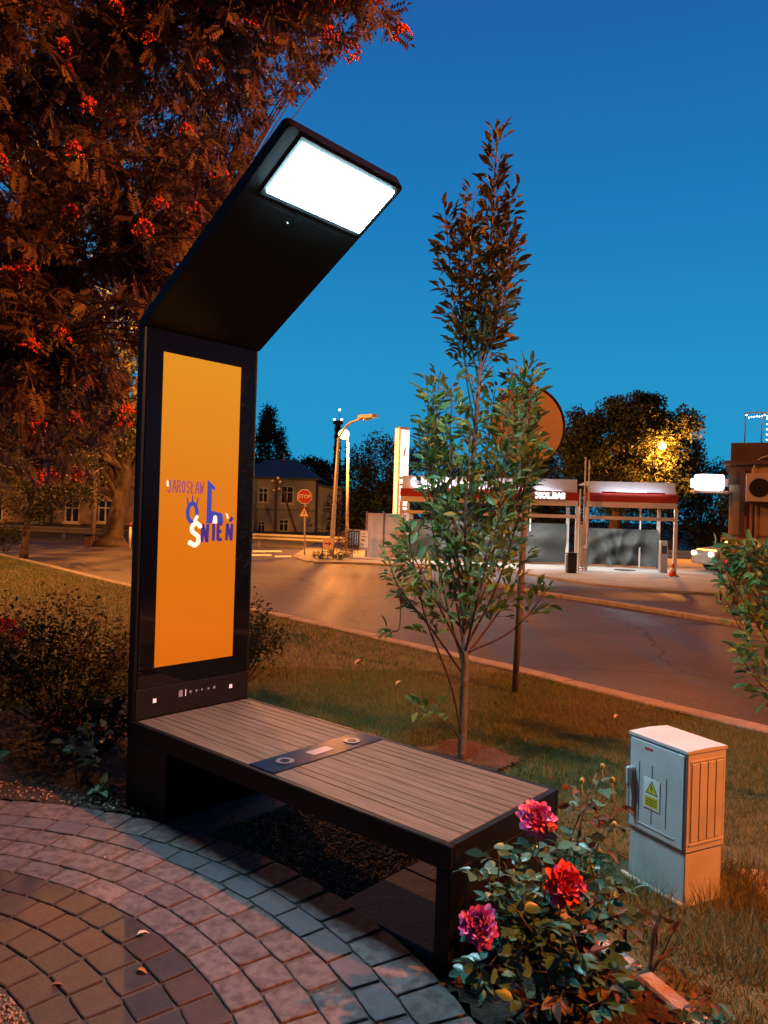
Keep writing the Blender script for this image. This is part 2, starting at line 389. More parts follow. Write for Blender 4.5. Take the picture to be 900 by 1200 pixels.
# lawn grass
def in_poly(X, Y, poly):
    c = np.zeros(len(X), bool); n = len(poly)
    for i in range(n):
        x1, y1 = poly[i]; x2, y2 = poly[(i+1) % n]
        t = ((y1 > Y) != (y2 > Y)) & (X < (x2-x1)*(Y-y1)/((y2-y1) or 1e-9)+x1)
        c ^= t
    return c
CC = np.array([-2.108, 1.2405]); R0 = 2.655
BO = Vector((-1.2652, 3.9101, 0)); YAW = -.7208
BU = Vector((cos(YAW), sin(YAW), 0)); BV = Vector((-sin(YAW), cos(YAW), 0))
def bench_uv(X, Y):
    dx = X-BO.x; dy = Y-BO.y; return dx*BU.x+dy*BU.y, dx*BV.x+dy*BV.y
def grass_region(n, xr, yr, hmin, hmax, fn, wid, seed, name, mt):
    rng = np.random.default_rng(seed)
    X = rng.uniform(*xr, n); Y = rng.uniform(*yr, n); k = fn(X, Y, rng); X, Y = X[k], Y[k]; n = len(X)
    H = rng.uniform(hmin, hmax, n); a = rng.uniform(0, 2*pi, n); ln = rng.normal(0, .45, (n, 2))*H[:, None]
    dx, dy = np.cos(a)*wid/2, np.sin(a)*wid/2; z = np.zeros(n)
    V = np.stack([np.stack([X-dx, Y-dy, z-.003], 1), np.stack([X+dx, Y+dy, z-.003], 1), np.stack([X+ln[:, 0], Y+ln[:, 1], H], 1)], 1).reshape(-1, 3)
    F = np.arange(n)[:, None]*3+np.array([[0, 1, 2]])
    # greener and drier patches
    pt = .5+.5*np.sin(X*1.7+np.sin(Y*1.3)*1.5)*np.cos(Y*1.1+np.sin(X*2.1))
    var = np.clip(rng.normal(.5, .2, n)*.45+pt*.65-.05, 0, 1)
    o = link(name, np_mesh(name, V, F, mt, var), None); o['kind'] = 'stuff'; return o
attr_mat('grass_blades', [(.21, .17, .075), (.15, .17, .06), (.11, .18, .055), (.075, .16, .05)], .7, .2)
def lawn_ok(X, Y, rng):
    d = np.hypot(X-CC[0], Y-CC[1]); u, v = bench_uv(X, Y)
    soil = (d < R0+.30+.1*np.sin(X*7)) | ((u > -.35) & (u < 2.25) & (v > -.2) & (v < .95)) | ((X < -1.0) & (Y < 5.9+.25*np.sin(X*5))) | (np.hypot(X-.56, Y-4.83) < .33)
    rose = (d < R0+.75) & (X > .1)
    bare = (np.hypot((X-1.75)/.5, (Y-3.3)/.35) < 1) & (rng.random(len(X)) < .7)
    cabn = (np.hypot(X-1.30, Y-3.25) < .24)
    return in_poly(X, Y, lawn_pts) & ~soil & ~rose & ~bare & ~cabn & (np.abs(X) < Y*.68+1.4)
g1 = grass_region(270000, (-3.6, 5.0), (2.2, 7.5), .018, .05, lawn_ok, .006, 1, 'lawn_grass', M['grass_blades'])
g1['label'] = 'short brown green lawn grass between bench and kerb'; g1['category'] = 'grass'
g2 = grass_region(150000, (-14, 3), (7.0, 22), .025, .06, lawn_ok, .013, 2, 'lawn_grass', M['grass_blades'])
g2['label'] = 'dry lawn grass farther off along the kerb'; g2['category'] = 'grass'
def bare_edge(X, Y, rng):
    d = np.hypot(X-CC[0], Y-CC[1]); r = (np.hypot((X-1.75)/.75, (Y-2.95)/.5) < 1) | (np.hypot((X-1.15)/.22, (Y-3.05)/.16) < 1)
    return r & (d > R0+.55) & (np.hypot(X-1.32, Y-3.25) > .19)
g3 = grass_region(9000, (.8, 2.6), (2.3, 3.6), .05, .14, bare_edge, .005, 3, 'tall_grass', M['grass_blades'])
g3['label'] = 'longer grass tufts around the foot of the utility cabinet'; g3['category'] = 'grass'

# soil beds
def bumpy_patch(name, fn, xr, yr, res, z, amp, mt, seed):
    rng = np.random.default_rng(seed)
    nx = int((xr[1]-xr[0])/res); ny = int((yr[1]-yr[0])/res)
    X, Y = np.meshgrid(np.linspace(*xr, nx), np.linspace(*yr, ny)); 
    Z = z+amp*rng.random(X.shape)+amp*.8*np.sin(X*9+np.cos(Y*7))*np.cos(Y*8)
    ok = fn(X, Y); idx = np.arange(nx*ny).reshape(ny, nx)
    q = ok[:-1, :-1] & ok[1:, :-1] & ok[:-1, 1:] & ok[1:, 1:]
    F = np.stack([idx[:-1, :-1][q], idx[:-1, 1:][q], idx[1:, 1:][q], idx[1:, :-1][q]], 1)
    used = np.unique(F); mp = -np.ones(nx*ny, int); mp[used] = np.arange(len(used))
    V = np.stack([X.ravel()[used], Y.ravel()[used], Z.ravel()[used]], 1)
    o = link(name, np_mesh(name, V, mp[F], mt), None); o['kind'] = 'structure'; return o
def bed_left(X, Y):
    d = np.hypot(X-CC[0], Y-CC[1]); return (d > R0-.01) & (X < -1.0) & (Y < 5.85+.25*np.sin(X*5)) & (Y > .5)
def bed_rose(X, Y):
    d = np.hypot(X-CC[0], Y-CC[1]); u, v = bench_uv(X, Y); return (d > R0-.01) & (d < R0+.62+.04*np.sin(Y*9)) & (X > -.2) & ~((u < 2.08)) & (Y > 0)
bumpy_patch('soil_bed', bed_left, (-6, -.95), (.5, 6.2), .035, .006, .018, M['soil'], 4)
bumpy_patch('soil_bed', bed_rose, (-.2, 1.6), (.2, 3.4), .03, .006, .02, M['soil'], 5)
mat('bark_mulch', (.05, .025, .015), .9, c2=(.10, .05, .03), scale=40, bump=1, bscale=60)
bumpy_patch('tree_pit', lambda X, Y: np.hypot(X-.62, Y-4.85) < .34+.04*np.sin(X*13), (.1, 1.1), (4.3, 5.4), .03, .004, .016, M['bark_mulch'], 6)

# paving of arcs
attr_mat('paver_light', [(.155, .122, .128), (.125, .10, .106), (.18, .14, .143), (.14, .11, .114)], .8, 0, noise=(.50, .45, .46), nscale=26, bump=.6, spec=.4)
attr_mat('paver_grey', [(.10, .09, .105), (.115, .10, .12), (.09, .08, .095)], .7, 0, noise=(.8, .8, .8), nscale=30, bump=.5, spec=.4)
attr_mat('paver_brown', [(.045, .034, .036), (.055, .037, .037), (.04, .032, .035), (.072, .042, .036)], .6, 0, noise=(.8, .78, .76), nscale=26, bump=.35, spec=.25)
mat('joint_sand', (.06, .048, .042), .95, c2=(.10, .08, .07), scale=60, bump=.6, bscale=200)
mb = MB(); NS = 120; mb.add([(CC[0]+(R0-.004)*cos(2*pi*k/NS), CC[1]+(R0-.004)*sin(2*pi*k/NS), .0185) for k in range(NS)], [tuple(range(NS))])
o = mb.build('paving_bed', M['joint_sand']); o['kind'] = 'structure'
def arc_course(mb, r0, r1, n, phase, jit, bev, zt, var, cut=None):
    """one course of stones; var collects a value per face"""
    s = 4
    for i in range(n):
        a0 = phase+2*pi*i/n+R.uniform(-jit, jit)/n; a1 = phase+2*pi*(i+1)/n+R.uniform(-jit, jit)/n*.0
        if r1 > .8:
            am = (a0+a1)/2; 
            if not (-.9 < math.atan2(sin(am), cos(am)) < 2.6): continue
        g = .0012+R.uniform(0, .0014); rr0 = r0+g; rr1 = r1-g; z = zt+R.uniform(-.0018, .0018); c = R.random()
        tx, ty = R.uniform(-.008, .008), R.uniform(-.008, .008)
        rings = []; rnd = [R.uniform(.03, .11) for _ in range(4)]
        for (ins, dz) in ((0, -.035), (0, -bev), (bev*.35, -bev*.3), (bev, 0)):
            ring = []
            ga = (g+ins)/((rr0+rr1)/2)
            for k in range(s+1): ring.append((rr0+ins, a0+ga+(a1-a0-2*ga)*k/s))
            for k in range(s, -1, -1): ring.append((rr1-ins, a0+ga+(a1-a0-2*ga)*k/s))
            # rounded corners
            pts = [(CC[0]+r*cos(a), CC[1]+r*sin(a)) for r, a in ring]
            cx = sum(p[0] for p in pts)/len(pts); cy = sum(p[1] for p in pts)/len(pts)
            for ci in (0, s, s+1, 2*s+1):
                p = pts[ci]; pts[ci] = (p[0]+(cx-p[0])*rnd[ci % 4], p[1]+(cy-p[1])*rnd[ci % 4])
            rings.append([(p[0], p[1], z+dz+(p[0]-cx)*tx+(p[1]-cy)*ty) for p in pts])
        n2 = len(rings[0]); vs = [v for r_ in rings for v in r_]; F = []
        for q in range(3):
            for k in range(n2): F.append((q*n2+k, q*n2+(k+1) % n2, (q+1)*n2+(k+1) % n2, (q+1)*n2+k))
        F.append(tuple(3*n2+k for k in range(n2)))
        F = [f[::-1] for f in F] if False else F
        mb.add(vs, F); var += [c]*len(F)
def course_obj(name, specs, mt, label=None):
    mb = MB(); var = []
    for sp in specs: arc_course(mb, *sp, var)
    me = mb.mesh(name, mt); a = me.attributes.new('var', 'FLOAT', 'FACE'); a.data.foreach_set('value', var)
    o = link(name, me, None); o['kind'] = 'structure'; return o
TP = 2*pi
course_obj('paving_light', [(2.48, 2.655, int(TP*2.57/.17), .02, .25, .004, .026), (2.233, 2.363, int(TP*2.3/.19), .05, .35, .005, .026),
    (2.102, 2.233, int(TP*2.17/.17), .11, .35, .005, .026), (1.984, 2.102, int(TP*2.04/.18), .03, .35, .005, .026)], M['paver_light'])
course_obj('paving_grey', [(2.363, 2.48, int(TP*2.42/.18), .0, .2, .004, .026)], M['paver_grey'])
course_obj('paving_brown', [(1.855, 1.984, int(TP*1.92/.148), .0, .15, .006, .026), (1.725, 1.855, int(TP*1.79/.148), .03, .15, .006, .026),
    (1.6, 1.725, int(TP*1.66/.148), .05, .15, .006, .026), (1.477, 1.6, int(TP*1.54/.148), .01, .15, .006, .026)], M['paver_brown'])
# gravel centre of the paved circle
attr_mat('gravel_stones', [(.30, .19, .12), (.22, .16, .12), (.4, .3, .22), (.18, .12, .09)], .8, 0)
def gravel(name, pts_fn, n, smin, smax, zb, seed, mt, label):
    rng = np.random.default_rng(seed); P = pts_fn(rng, n); n = len(P)
    base = np.array([[0, 0, 1], [1, 0, 0], [0, 1, 0], [-1, 0, 0], [0, -1, 0], [0, 0, -1]], float)
    f = np.array([[0, 1, 2], [0, 2, 3], [0, 3, 4], [0, 4, 1], [5, 2, 1], [5, 3, 2], [5, 4, 3], [5, 1, 4]])
    sz = rng.uniform(smin, smax, (n, 1, 1))*rng.uniform(.6, 1.2, (n, 1, 3)); V = base[None]*sz*(1+rng.normal(0, .15, (n, 6, 3)))
    a = rng.uniform(0, 6.28, n); t = rng.normal(0, .5, n); ca, sa = np.cos(a)[:, None], np.sin(a)[:, None]
    x = V[:, :, 0]*ca-V[:, :, 1]*sa; y = V[:, :, 0]*sa+V[:, :, 1]*ca; z = V[:, :, 2]*.7
    z2 = z*np.cos(t)[:, None]+x*np.sin(t)[:, None]; x = x*np.cos(t)[:, None]-z*np.sin(t)[:, None]
    V = np.stack([x, y, z2], 2)+P[:, None, :]
    F = (np.arange(n)[:, None, None]*6+f[None]).reshape(-1, 3)
    o = link(name, np_mesh(name, V.reshape(-1, 3), F, mt, np.repeat(rng.random(n), 8)), None); tag(o, label, 'gravel', None, 'stuff'); return o
def gr_centre(rng, n):
    r = 1.47*np.sqrt(rng.uniform(.55, 1, n)); a = rng.uniform(-.4, 1.5, n)
    return np.stack([CC[0]+r*np.cos(a), CC[1]+r*np.sin(a), rng.uniform(.019, .026, n)], 1)
gravel('gravel', gr_centre, 9000, .004, .009, 0, 8, M['gravel_stones'], 'reddish gravel at the centre of the paved circle')

# slabs and gravel beneath the bench
mat('slab', (.17, .17, .175), .85, c2=(.11, .11, .115), scale=10, bump=.15, bscale=50, ramp=(.45, .75))
root = empty('bench_slabs_anchor', (0, 0, 0)) ; bpy.data.objects.remove(root)
TB = basis(BO, BU, BV, (0, 0, 1))
mb = MB(); mb.box(.02, .56, -.02, .86, -.02, .016, bev=.006, T=TB); o = mb.build('paving_slab', M['slab']); o['kind'] = 'structure'
mb = MB(); mb.box(1.46, 2.10, .04, .46, -.02, .016, bev=.006, T=TB); mb.box(1.46, 2.10, .467, .93, -.02, .014, bev=.006, T=TB); o = mb.build('paving_slab', M['slab']); o['kind'] = 'structure'
attr_mat('gravel_dark', [(.15, .12, .10), (.09, .07, .06), (.26, .20, .15), (.12, .10, .08)], .8, 0)
def gr_bench(rng, n):
    u = rng.uniform(.56, 1.46, n); v = rng.uniform(-.06, .92, n); x = BO.x+u*BU.x+v*BV.x; y = BO.y+u*BU.y+v*BV.y
    d = np.hypot(x-CC[0], y-CC[1]); k = d > R0+.005; x, y = x[k], y[k]
    return np.stack([x, y, rng.uniform(-.002, .012, len(x))], 1)
gravel('gravel', gr_bench, 9000, .005, .012, 0, 9, M['gravel_dark'], 'dark gravel between the two slabs beneath the bench')

# ------------------------------------------------------------------ the lamp bench
mat('black_steel', (.005, .005, .006), .42, .0, spec=.18, c2=(.008, .008, .009), scale=3)
mat('black_matt', (.007, .007, .008), .5, c2=(.010, .010, .011), scale=30, spec=.2)
mat('black_glass', (.003, .003, .005), .04, spec=.4); mat('strip_glass', (.006, .006, .010), .22, spec=.12); mat('pad_metal', (.16, .16, .18), .35, .6)
mat('logo_blue', (.003, .01, .05), .6, emit=(.006, .045, .40), es=.8)
mat('logo_navy', (.006, .004, .03), .6, emit=(.03, .015, .22), es=.75)
mat('logo_purple', (.03, .01, .02), .6, emit=(.30, .045, .16), es=.8)
mat('logo_cream', (.9, .6, .5), .6, emit=(1, .62, .52), es=.85)
mat('led_panel', (.9, .9, .9), .4, emit=(.50, .86, 1.0), es=190)
mat('chrome', (.6, .6, .62), .2, .9)
mat('pad_screen', (.12, .12, .16), .25, emit=(.2, .16, .2), es=.12)
mat('usb_light', (.6, .5, .5), .4, emit=(.8, .65, .65), es=.7)
mat('icon_dim', (.2, .2, .26), .5, emit=(.12, .13, .2), es=.35)
# wood-look composite: brown-grey with fine lengthwise ribs
m_ = mat('deck_board', (.085, .058, .043), .6, c2=(.175, .12, .09), scale=3, spec=.22, ramp=(.4, .6))
n = m_.node_tree; tc = n.nodes.new('ShaderNodeTexCoord'); mp = n.nodes.new('ShaderNodeMapping'); mp.inputs['Scale'].default_value = (1.2, 60, 60)
no = [q for q in n.nodes if q.type == 'TEX_NOISE'][0]; n.links.new(tc.outputs['Object'], mp.inputs[0]); n.links.new(mp.outputs[0], no.inputs['Vector'])
wv = n.nodes.new('ShaderNodeTexWave'); wv.wave_type = 'BANDS'; wv.bands_direction = 'Y'; wv.inputs['Scale'].default_value = 32
n.links.new(tc.outputs['Object'], wv.inputs['Vector']); bp = n.nodes.new('ShaderNodeBump'); bp.inputs['Strength'].default_value = .5; bp.inputs['Distance'].default_value = .002
n.links.new(wv.outputs[1], bp.inputs['Height']); n.links.new(bp.outputs[0], n.nodes['Principled BSDF'].inputs['Normal'])

L_, W_, HB = 2.026, .712, .45
bench = empty('lamp_bench', BO, YAW, 'long wooden-topped black bench with tall lit orange screen and overhanging lamp panel', 'bench')
mb = MB()
mb.box(-.05, 2.055, -.026, 0, .362, .452, bev=.004)                       # front rail
mb.box(-.05, 2.055, W_, W_+.026, .362, .452, bev=.004)                    # back rail
mb.box(2.028, 2.055, 0, W_, .362, .452)                                   # end rail
mb.box(0, 2.028, .001, W_-.001, .366, .40)                                 # tray under the boards
mb.build('seat_frame', M['black_steel'], bench)
MB().box(1.994, 2.0545, -.0255, W_+.0255, .0, .361, bev=.004).build('end_leg', M['black_steel'], bench)
MB().box(-.052, .32, -.024, W_+.024, .0, .361, bev=.004).build('pedestal', M['black_steel'], bench)
wd = [.090, .044, .044, .044, .083, .044, .044, .044, .083, .044, .044, .053]
tot = sum(wd); gp = (W_-.004-tot)/(len(wd)-1); v = .002
for wdt in wd:
    for (a, b) in ((.002, .927), (1.099, 2.026)):
        MB().box(a, b, v, v+wdt, .401, .4515+R.uniform(-.0005, .0005), bev=.0025).build('seat_board', M['deck_board'], bench)
    v += wdt+gp
cs = MB().box(.929, 1.097, .0015, W_-.0015, .401, .4545, bev=.002).build('charging_strip', M['strip_glass'], bench)
for vv in (.14, .575):
    mb = MB(); T = Matrix.Translation((1.013, vv, .4545)); mb.prism([(.042*cos(TP*k/32), .042*sin(TP*k/32)) for k in range(32)], .003, T)
    mb.build('charging_pad', M['pad_metal'], cs)
    mb = MB(); T = Matrix.Translation((1.013, vv, .4576)); mb.prism([(.022*cos(TP*k/24), .022*sin(TP*k/24)) for k in range(24)], .001, T); mb.build('pad_centre', M['strip_glass'], cs)
MB().box(.985, 1.045, .29, .42, .4545, .456).build('pad_display', M['pad_screen'], cs)
# upright
ZT = 2.5355
mb = MB(); 
mb.box(-.062, -.008, -.026, W_+.026, .3615, ZT, bev=.006)
mb.build('upright', M['black_steel'], bench)
MB().box(-.008, -.001, -.012, W_+.012, .455, .6125, bev=.002).build('control_panel', M['black_matt'], bench)
cpn = [o for o in bench.children if o.name.startswith('control_panel')][0]
for vv, zz in ((.099, .543), (.599, .544)):
    T = basis((-.001, vv, zz), (0, 1, 0), (0, 0, 1), (1, 0, 0))
    mb = MB(); mb.prism([(.022*cos(TP*k/4+pi/4), .022*sin(TP*k/4+pi/4)) for k in range(4)], .002, T); mb.build('socket_plate', M['black_glass'], cpn)
    mb = MB(); mb.box(-.010, .010, -.011, .011, .002, .004, T=T); mb.build('usb_socket', M['usb_light'], cpn)
for vv, wv_ in ((.262, .024), (.294, .004), (.325, .018), (.365, .014), (.402, .012), (.445, .014), (.485, .018)):
    T = basis((-.001, vv, .555), (0, 1, 0), (0, 0, 1), (1, 0, 0)); mb = MB()
    if wv_ in (.024, .004): mb.box(-wv_/2, wv_/2, -.018, .018, 0, .001, T=T)
    else: mb.prism([(wv_/2*cos(TP*k/6), wv_/2*sin(TP*k/6)) for k in range(6)], .001, T)
    mb.build('icon', M['usb_light'] if wv_ == .004 else M['icon_dim'], cpn)
MB().box(-.008, -.001, -.004, W_+.004, .616, ZT-.004, bev=.001).build('glass_front', M['black_glass'], bench)
# the orange poster, backlit: colour runs from amber to deep orange by design
ms = bpy.data.materials.new('poster_orange'); ms.use_nodes = True; M['poster_orange'] = ms; n = ms.node_tree
tc = n.nodes.new('ShaderNodeTexCoord'); sp = n.nodes.new('ShaderNodeSeparateXYZ'); rp = n.nodes.new('ShaderNodeValToRGB')
n.links.new(tc.outputs['Generated'], sp.inputs[0]); n.links.new(sp.outputs[2], rp.inputs[0])
rp.color_ramp.elements[0].position = 0; rp.color_ramp.elements[0].color = (.74, .150, .006, 1)
rp.color_ramp.elements[1].position = 1; rp.color_ramp.elements[1].color = (.80, .30, .014, 1)
e = rp.color_ramp.elements.new(.45); e.color = (.78, .19, .008, 1)
b = n.nodes['Principled BSDF']; n.links.new(rp.outputs[0], b.inputs['Emission Color']); b.inputs['Emission Strength'].default_value = .92
b.inputs['Base Color'].default_value = (.02, .006, .001, 1); b.inputs['Roughness'].default_value = .06; b.inputs['Specular IOR Level'].default_value = .5
scr = MB().box(-.0008, .0004, .0915, .6063, .7206, 2.4152).build('poster_screen', ms, bench)
def scrp(x, y):                                    # photo pixel -> (v, z) on the screen plane
    r = ray(x, y); C0 = Vector((0, 0, CAMH))-BO; t = -C0.dot(BU)/r.dot(BU); P = C0+r*t; return P.dot(BV), P.z
def flat_stroke(mb, pts, wd_, x=.0008):
    P = [Vector((0, a, b)) for a, b in pts]
    for i in range(len(P)-1):
        d = (P[i+1]-P[i]); 
        if d.length < 1e-6: continue
        d.normalize(); nn = Vector((0, -d.z, d.y))*wd_/2; e_ = d*wd_*.12
        xx = x+.00005*(i % 2)
        q = [P[i]-nn-e_, P[i+1]-nn+e_, P[i+1]+nn+e_, P[i]+nn-e_]
        mb.add([(xx, p.y, p.z) for p in q], [(0, 1, 2, 3)])
def disc_(mb, c, r, x, sy=1): mb.add([(x, c[0]+r*cos(TP*k/14), c[1]+r*sy*sin(TP*k/14)) for k in range(14)], [tuple(range(14))])
LT = {'J': [[(.6, 1), (.6, .25), (.45, 0), (.15, .0), (.0, .2)]], 'A': [[(0, 0), (.4, 1), (.5, 1), (.9, 0)], [(.2, .35), (.7, .35)]],
      'R': [[(.05, 0), (.05, 1), (.6, .95), (.7, .72), (.55, .5), (.05, .48)], [(.4, .48), (.8, 0)]],
      'O': [[(.4, 0), (.1, .25), (.1, .75), (.4, 1), (.7, .75), (.7, .25), (.4, 0)]],
      'S': [[(.75, .85), (.5, 1), (.15, .85), (.15, .62), (.65, .4), (.7, .15), (.4, 0), (.05, .12)]],
      'L': [[(.1, 1), (.1, 0), (.7, 0)]], 'W': [[(0, 1), (.2, 0), (.42, .7), (.64, 0), (.85, 1)]],
      'N': [[(.05, 0), (.1, 1)], [(.1, 1), (.7, 0)], [(.7, 0), (.75, 1)]], 'I': [[(.3, 0), (.3, 1)]],
      'E': [[(.7, 1), (.1, 1), (.1, 0), (.7, 0)], [(.1, .52), (.6, .52)]]}
def word(mb, txt, v0, z0, wl, hl, th, step, x=.0008, slope=0):
    for i, ch in enumerate(txt):
        k = {'\u0141': 'L', '\u0143': 'N', '\u015a': 'S'}.get(ch, ch); zz = z0+slope*i
        for st in LT[k]: flat_stroke(mb, [(v0+i*step+a*wl, zz+b*hl) for a, b in st], th, x)
        if ch == '\u0141': flat_stroke(mb, [(v0+i*step-.1*wl, zz+.38*hl), (v0+i*step+.5*wl, zz+.66*hl)], th, x+.0001)
        if ch in '\u0143\u015a': flat_stroke(mb, [(v0+i*step+.45*wl, zz+1.18*hl), (v0+i*step+.75*wl, zz+1.42*hl)], th, x+.0001)
mb = MB(); word(mb, 'JAROS\u0141AW', .140, 1.664, .026, .066, .0075, .0295); mb.build('lettering', M['logo_purple'], scr)
mb = MB()
cx, cz = .300, 1.565; ring = [(cx+.030*cos(TP*k/20), cz+.052*sin(TP*k/20)-.01) for k in range(21)]
flat_stroke(mb, ring, .024); mb.build('lettering', M['logo_blue'], scr); mb = MB()
v0, v1 = .395, .421
mb.add([(.0009, v0, 1.497), (.0009, v1+.006, 1.497), (.0009, v1+.006, 1.72), (.0009, v0, 1.742)], [(0, 1, 2, 3)])
mb.add([(.0010, v0, 1.745), (.0010, v0, 1.715), (.0010, .449, 1.683), (.0010, .449, 1.703)], [(0, 1, 2, 3)])
mb.add([(.0011, v1, 1.497), (.0011, .513, 1.497), (.0011, .503, 1.555), (.0011, v1, 1.570)], [(0, 1, 2, 3)])
mb.build('lettering', M['logo_blue'], scr)
mb = MB()

for ra, rb in (((.272, 1.600), (.265, 1.635)), ((.300, 1.612), (.299, 1.652)), ((.327, 1.600), (.336, 1.638))):
    mb = MB(); flat_stroke(mb, [ra, rb], .008); mb.build('ray_stroke', M['logo_navy'], scr)
for ch, vv, zz, wl, hl in (('N', .366, 1.392, .052, .098), ('I', .437, 1.400, .03, .095), ('E', .472, 1.405, .044, .09), ('\u0143', .535, 1.402, .052, .092)):
    mb = MB(); word(mb, ch, vv, zz, wl, hl, .021, 0, x=.0012); mb.build('lettering', M['logo_navy'], scr)
mb = MB(); word(mb, 'S', .288, 1.372, .085, .128, .026, 0, x=.0014); flat_stroke(mb, [(.315, 1.508), (.335, 1.538)], .02, .0014)
for c in ((.291, 1.388), (.352, 1.481)): disc_(mb, c, .015, .00145)
mb.build('lettering', M['logo_cream'], scr); mb = MB()
mb.add([(.0014, .437, 1.497), (.0014, .469, 1.497), (.0014, .466, 1.535), (.0014, .454, 1.546), (.0014, .441, 1.535)], [(0, 1, 2, 3, 4)])
mb.build('arch_shape', M['logo_cream'], scr); mb = MB()
mb.add([(.0014, .524, 1.56), (.0014, .540, 1.524), (.0014, .549, 1.526), (.0014, .543, 1.55)], [(3, 2, 1, 0)])
mb.build('drop_shape', M['logo_cream'], scr); mb = MB()
mb.add([(.0014, .131, 1.70), (.0014, .144, 1.69), (.0014, .142, 1.722), (.0014, .134, 1.732)], [(0, 1, 2, 3)])
mb.build('drop_shape', M['logo_cream'], scr)
# arm
ANG, ALEN = .5583, 1.3054
ARM = basis((0, 0, ZT), (cos(ANG), 0, sin(ANG)), (0, 1, 0), (-sin(ANG), 0, cos(ANG)))
mb = MB(); r_ = .03
a0, a1, y0, y1 = 0, ALEN, -.026, W_+.026
pl = [(a0, y0), (a1-r_, y0)]+[(a1-r_+r_*sin(t), y0+r_-r_*cos(t)) for t in (.5, 1.0)]+[(a1, y0+r_), (a1, y1-r_)]+[(a1-r_+r_*cos(t), y1-r_+r_*sin(t)) for t in (.5, 1.0)]+[(a1-r_, y1), (a0, y1)]
mb.prism(pl, .058, ARM)
kn = [Vector((-.062, 0, ZT)), Vector((0, 0, ZT)), Vector((-.058*sin(ANG), 0, ZT+.058*cos(ANG)))]
kx = Vector((-.062, 0, ZT+.028))
vs = [(p.x, yy, p.z) for yy in (y0, y1) for p in (kn[0], kn[1], kn[2], kx)]
mb.add(vs, [(0, 1, 2, 3), (7, 6, 5, 4), (0, 3, 7, 4), (3, 2, 6, 7), (0, 4, 5, 1)])
arm = mb.build('lamp_arm', M['black_steel'], bench)
mb = MB(); f0 = .957; f1 = 1.286; g0_, g1_ = .055, .72
for (a, b, c, d) in ((f0, f1, g0_, .0782), (f0, f1, .6977, g1_), (f0, .981, .0782, .6977), (1.264, f1, .0782, .6977)): mb.box(a, b, c, d, -.006, -.0005, T=ARM)
mb.build('lamp_frame', M['black_matt'], arm)
MB().box(.981, 1.264, .0782, .6977, -.016, -.0005, bev=.004, T=ARM).build('light_panel', M['led_panel'], arm)
sn = MB().sphere((0, 0, 0), .006, 10, 6); sn.v = [tuple(ARM @ Vector((a+.87, b+.29, c-.002))) for a, b, c in sn.v]; sn.build('sensor', M['chrome'], arm)

# ------------------------------------------------------------------ utility cabinet
mat('cabinet_grey', (.54, .55, .57), .5, c2=(.40, .40, .395), scale=7, bump=.08, bscale=120, ramp=(.45, .85))
mat('cabinet_seam', (.10, .11, .13), .7); mat('sign_white', (.75, .76, .76), .5); mat('sign_yellow', (.62, .52, .03), .5)
mat('ink', (.03, .03, .02), .6); mat('label_red', (.5, .04, .04), .5)
cx_, cy_, cyaw, cw, cd, ch = 1.274, 3.043, .47, .232, .318, .652
cab = empty('utility_cabinet', (cx_, cy_, 0), cyaw, 'small pale grey plastic electrical cabinet standing on the lawn beside the bench', 'cabinet')
# local: x = right side face direction (w), y = door face direction (d); door is on x=0, ribs on y=0
mb = MB(); mb.box(0, cw, 0, cd, .225, ch-.02, bev=.004); mb.build('housing', M['cabinet_grey'], cab)
MB().box(.006, cw-.006, .006, cd-.006, -.03, .222, bev=.004).build('plinth', M['cabinet_grey'], cab)
mb = MB(); pr_ = [(-.003, 0), (cw+.003, 0), (cw+.003, .012), (cw*.5, .017), (-.003, .012)]
mb.prism(pr_, cd+.006, basis((0, cd+.003, ch-.02), (1, 0, 0), (0, 0, 1), (0, -1, 0))); mb.build('lid', M['cabinet_grey'], cab)
TD = basis((0, 0, 0), (0, 1, 0), (0, 0, 1), (-1, 0, 0))      # door face plane: x->along depth, y->up, z->outwards
mb = MB(); mb.box(.012, cd-.012, .235, ch-.03, 0, .006, bev=.002, T=TD); door = mb.build('door', M['cabinet_grey'], cab)
mb = MB()
for (a, b, c, d) in ((.004, .011, .23, ch-.025), (cd-.011, cd-.004, .23, ch-.025), (.004, cd-.004, ch-.0295, ch-.0245)): mb.box(a, b, c, d, -.001, .0012, T=TD)
mb.build('door_seam', M['cabinet_seam'], cab)
mb = MB()
for a, c0_, c1_ in ((.10, .29, .50), (.178, .28, .53), (.25, .27, .53)): mb.box(a-.002, a+.002, c0_, c1_, .006, .0075, T=TD)
mb.build('groove', M['cabinet_seam'], door)
mb = MB(); mb.box(.055, .27, .262, .268, .006, .009, T=TD); mb.build('ledge', M['cabinet_grey'], door)
sg = MB().box(.132, .222, .345, .475, .0076, .0095, bev=.0006, T=TD).build('warning_sign', M['sign_white'], door)
mb = MB(); mb.add([TD @ Vector(p) for p in ((.14, .408, .0099), (.21, .408, .0099), (.175, .468, .0099))], [(0, 1, 2)]); mb.build('triangle_border', M['ink'], sg)
mb = MB(); mb.add([TD @ Vector(p) for p in ((.147, .412, .0102), (.203, .412, .0102), (.175, .461, .0102))], [(0, 1, 2)]); mb.box(.142, .212, .354, .398, .0096, .0101, T=TD); mb.build('triangle_field', M['sign_yellow'], sg)
mb = MB(); mb.add([TD @ Vector(p) for p in ((.178, .449, .0106), (.169, .431, .0106), (.176, .432, .0106), (.171, .417, .0106), (.183, .436, .0106), (.176, .435, .0106), (.183, .449, .0106))], [(0, 1, 2, 5, 6), (2, 3, 4, 5)])
mb.build('lightning_bolt', M['ink'], sg)
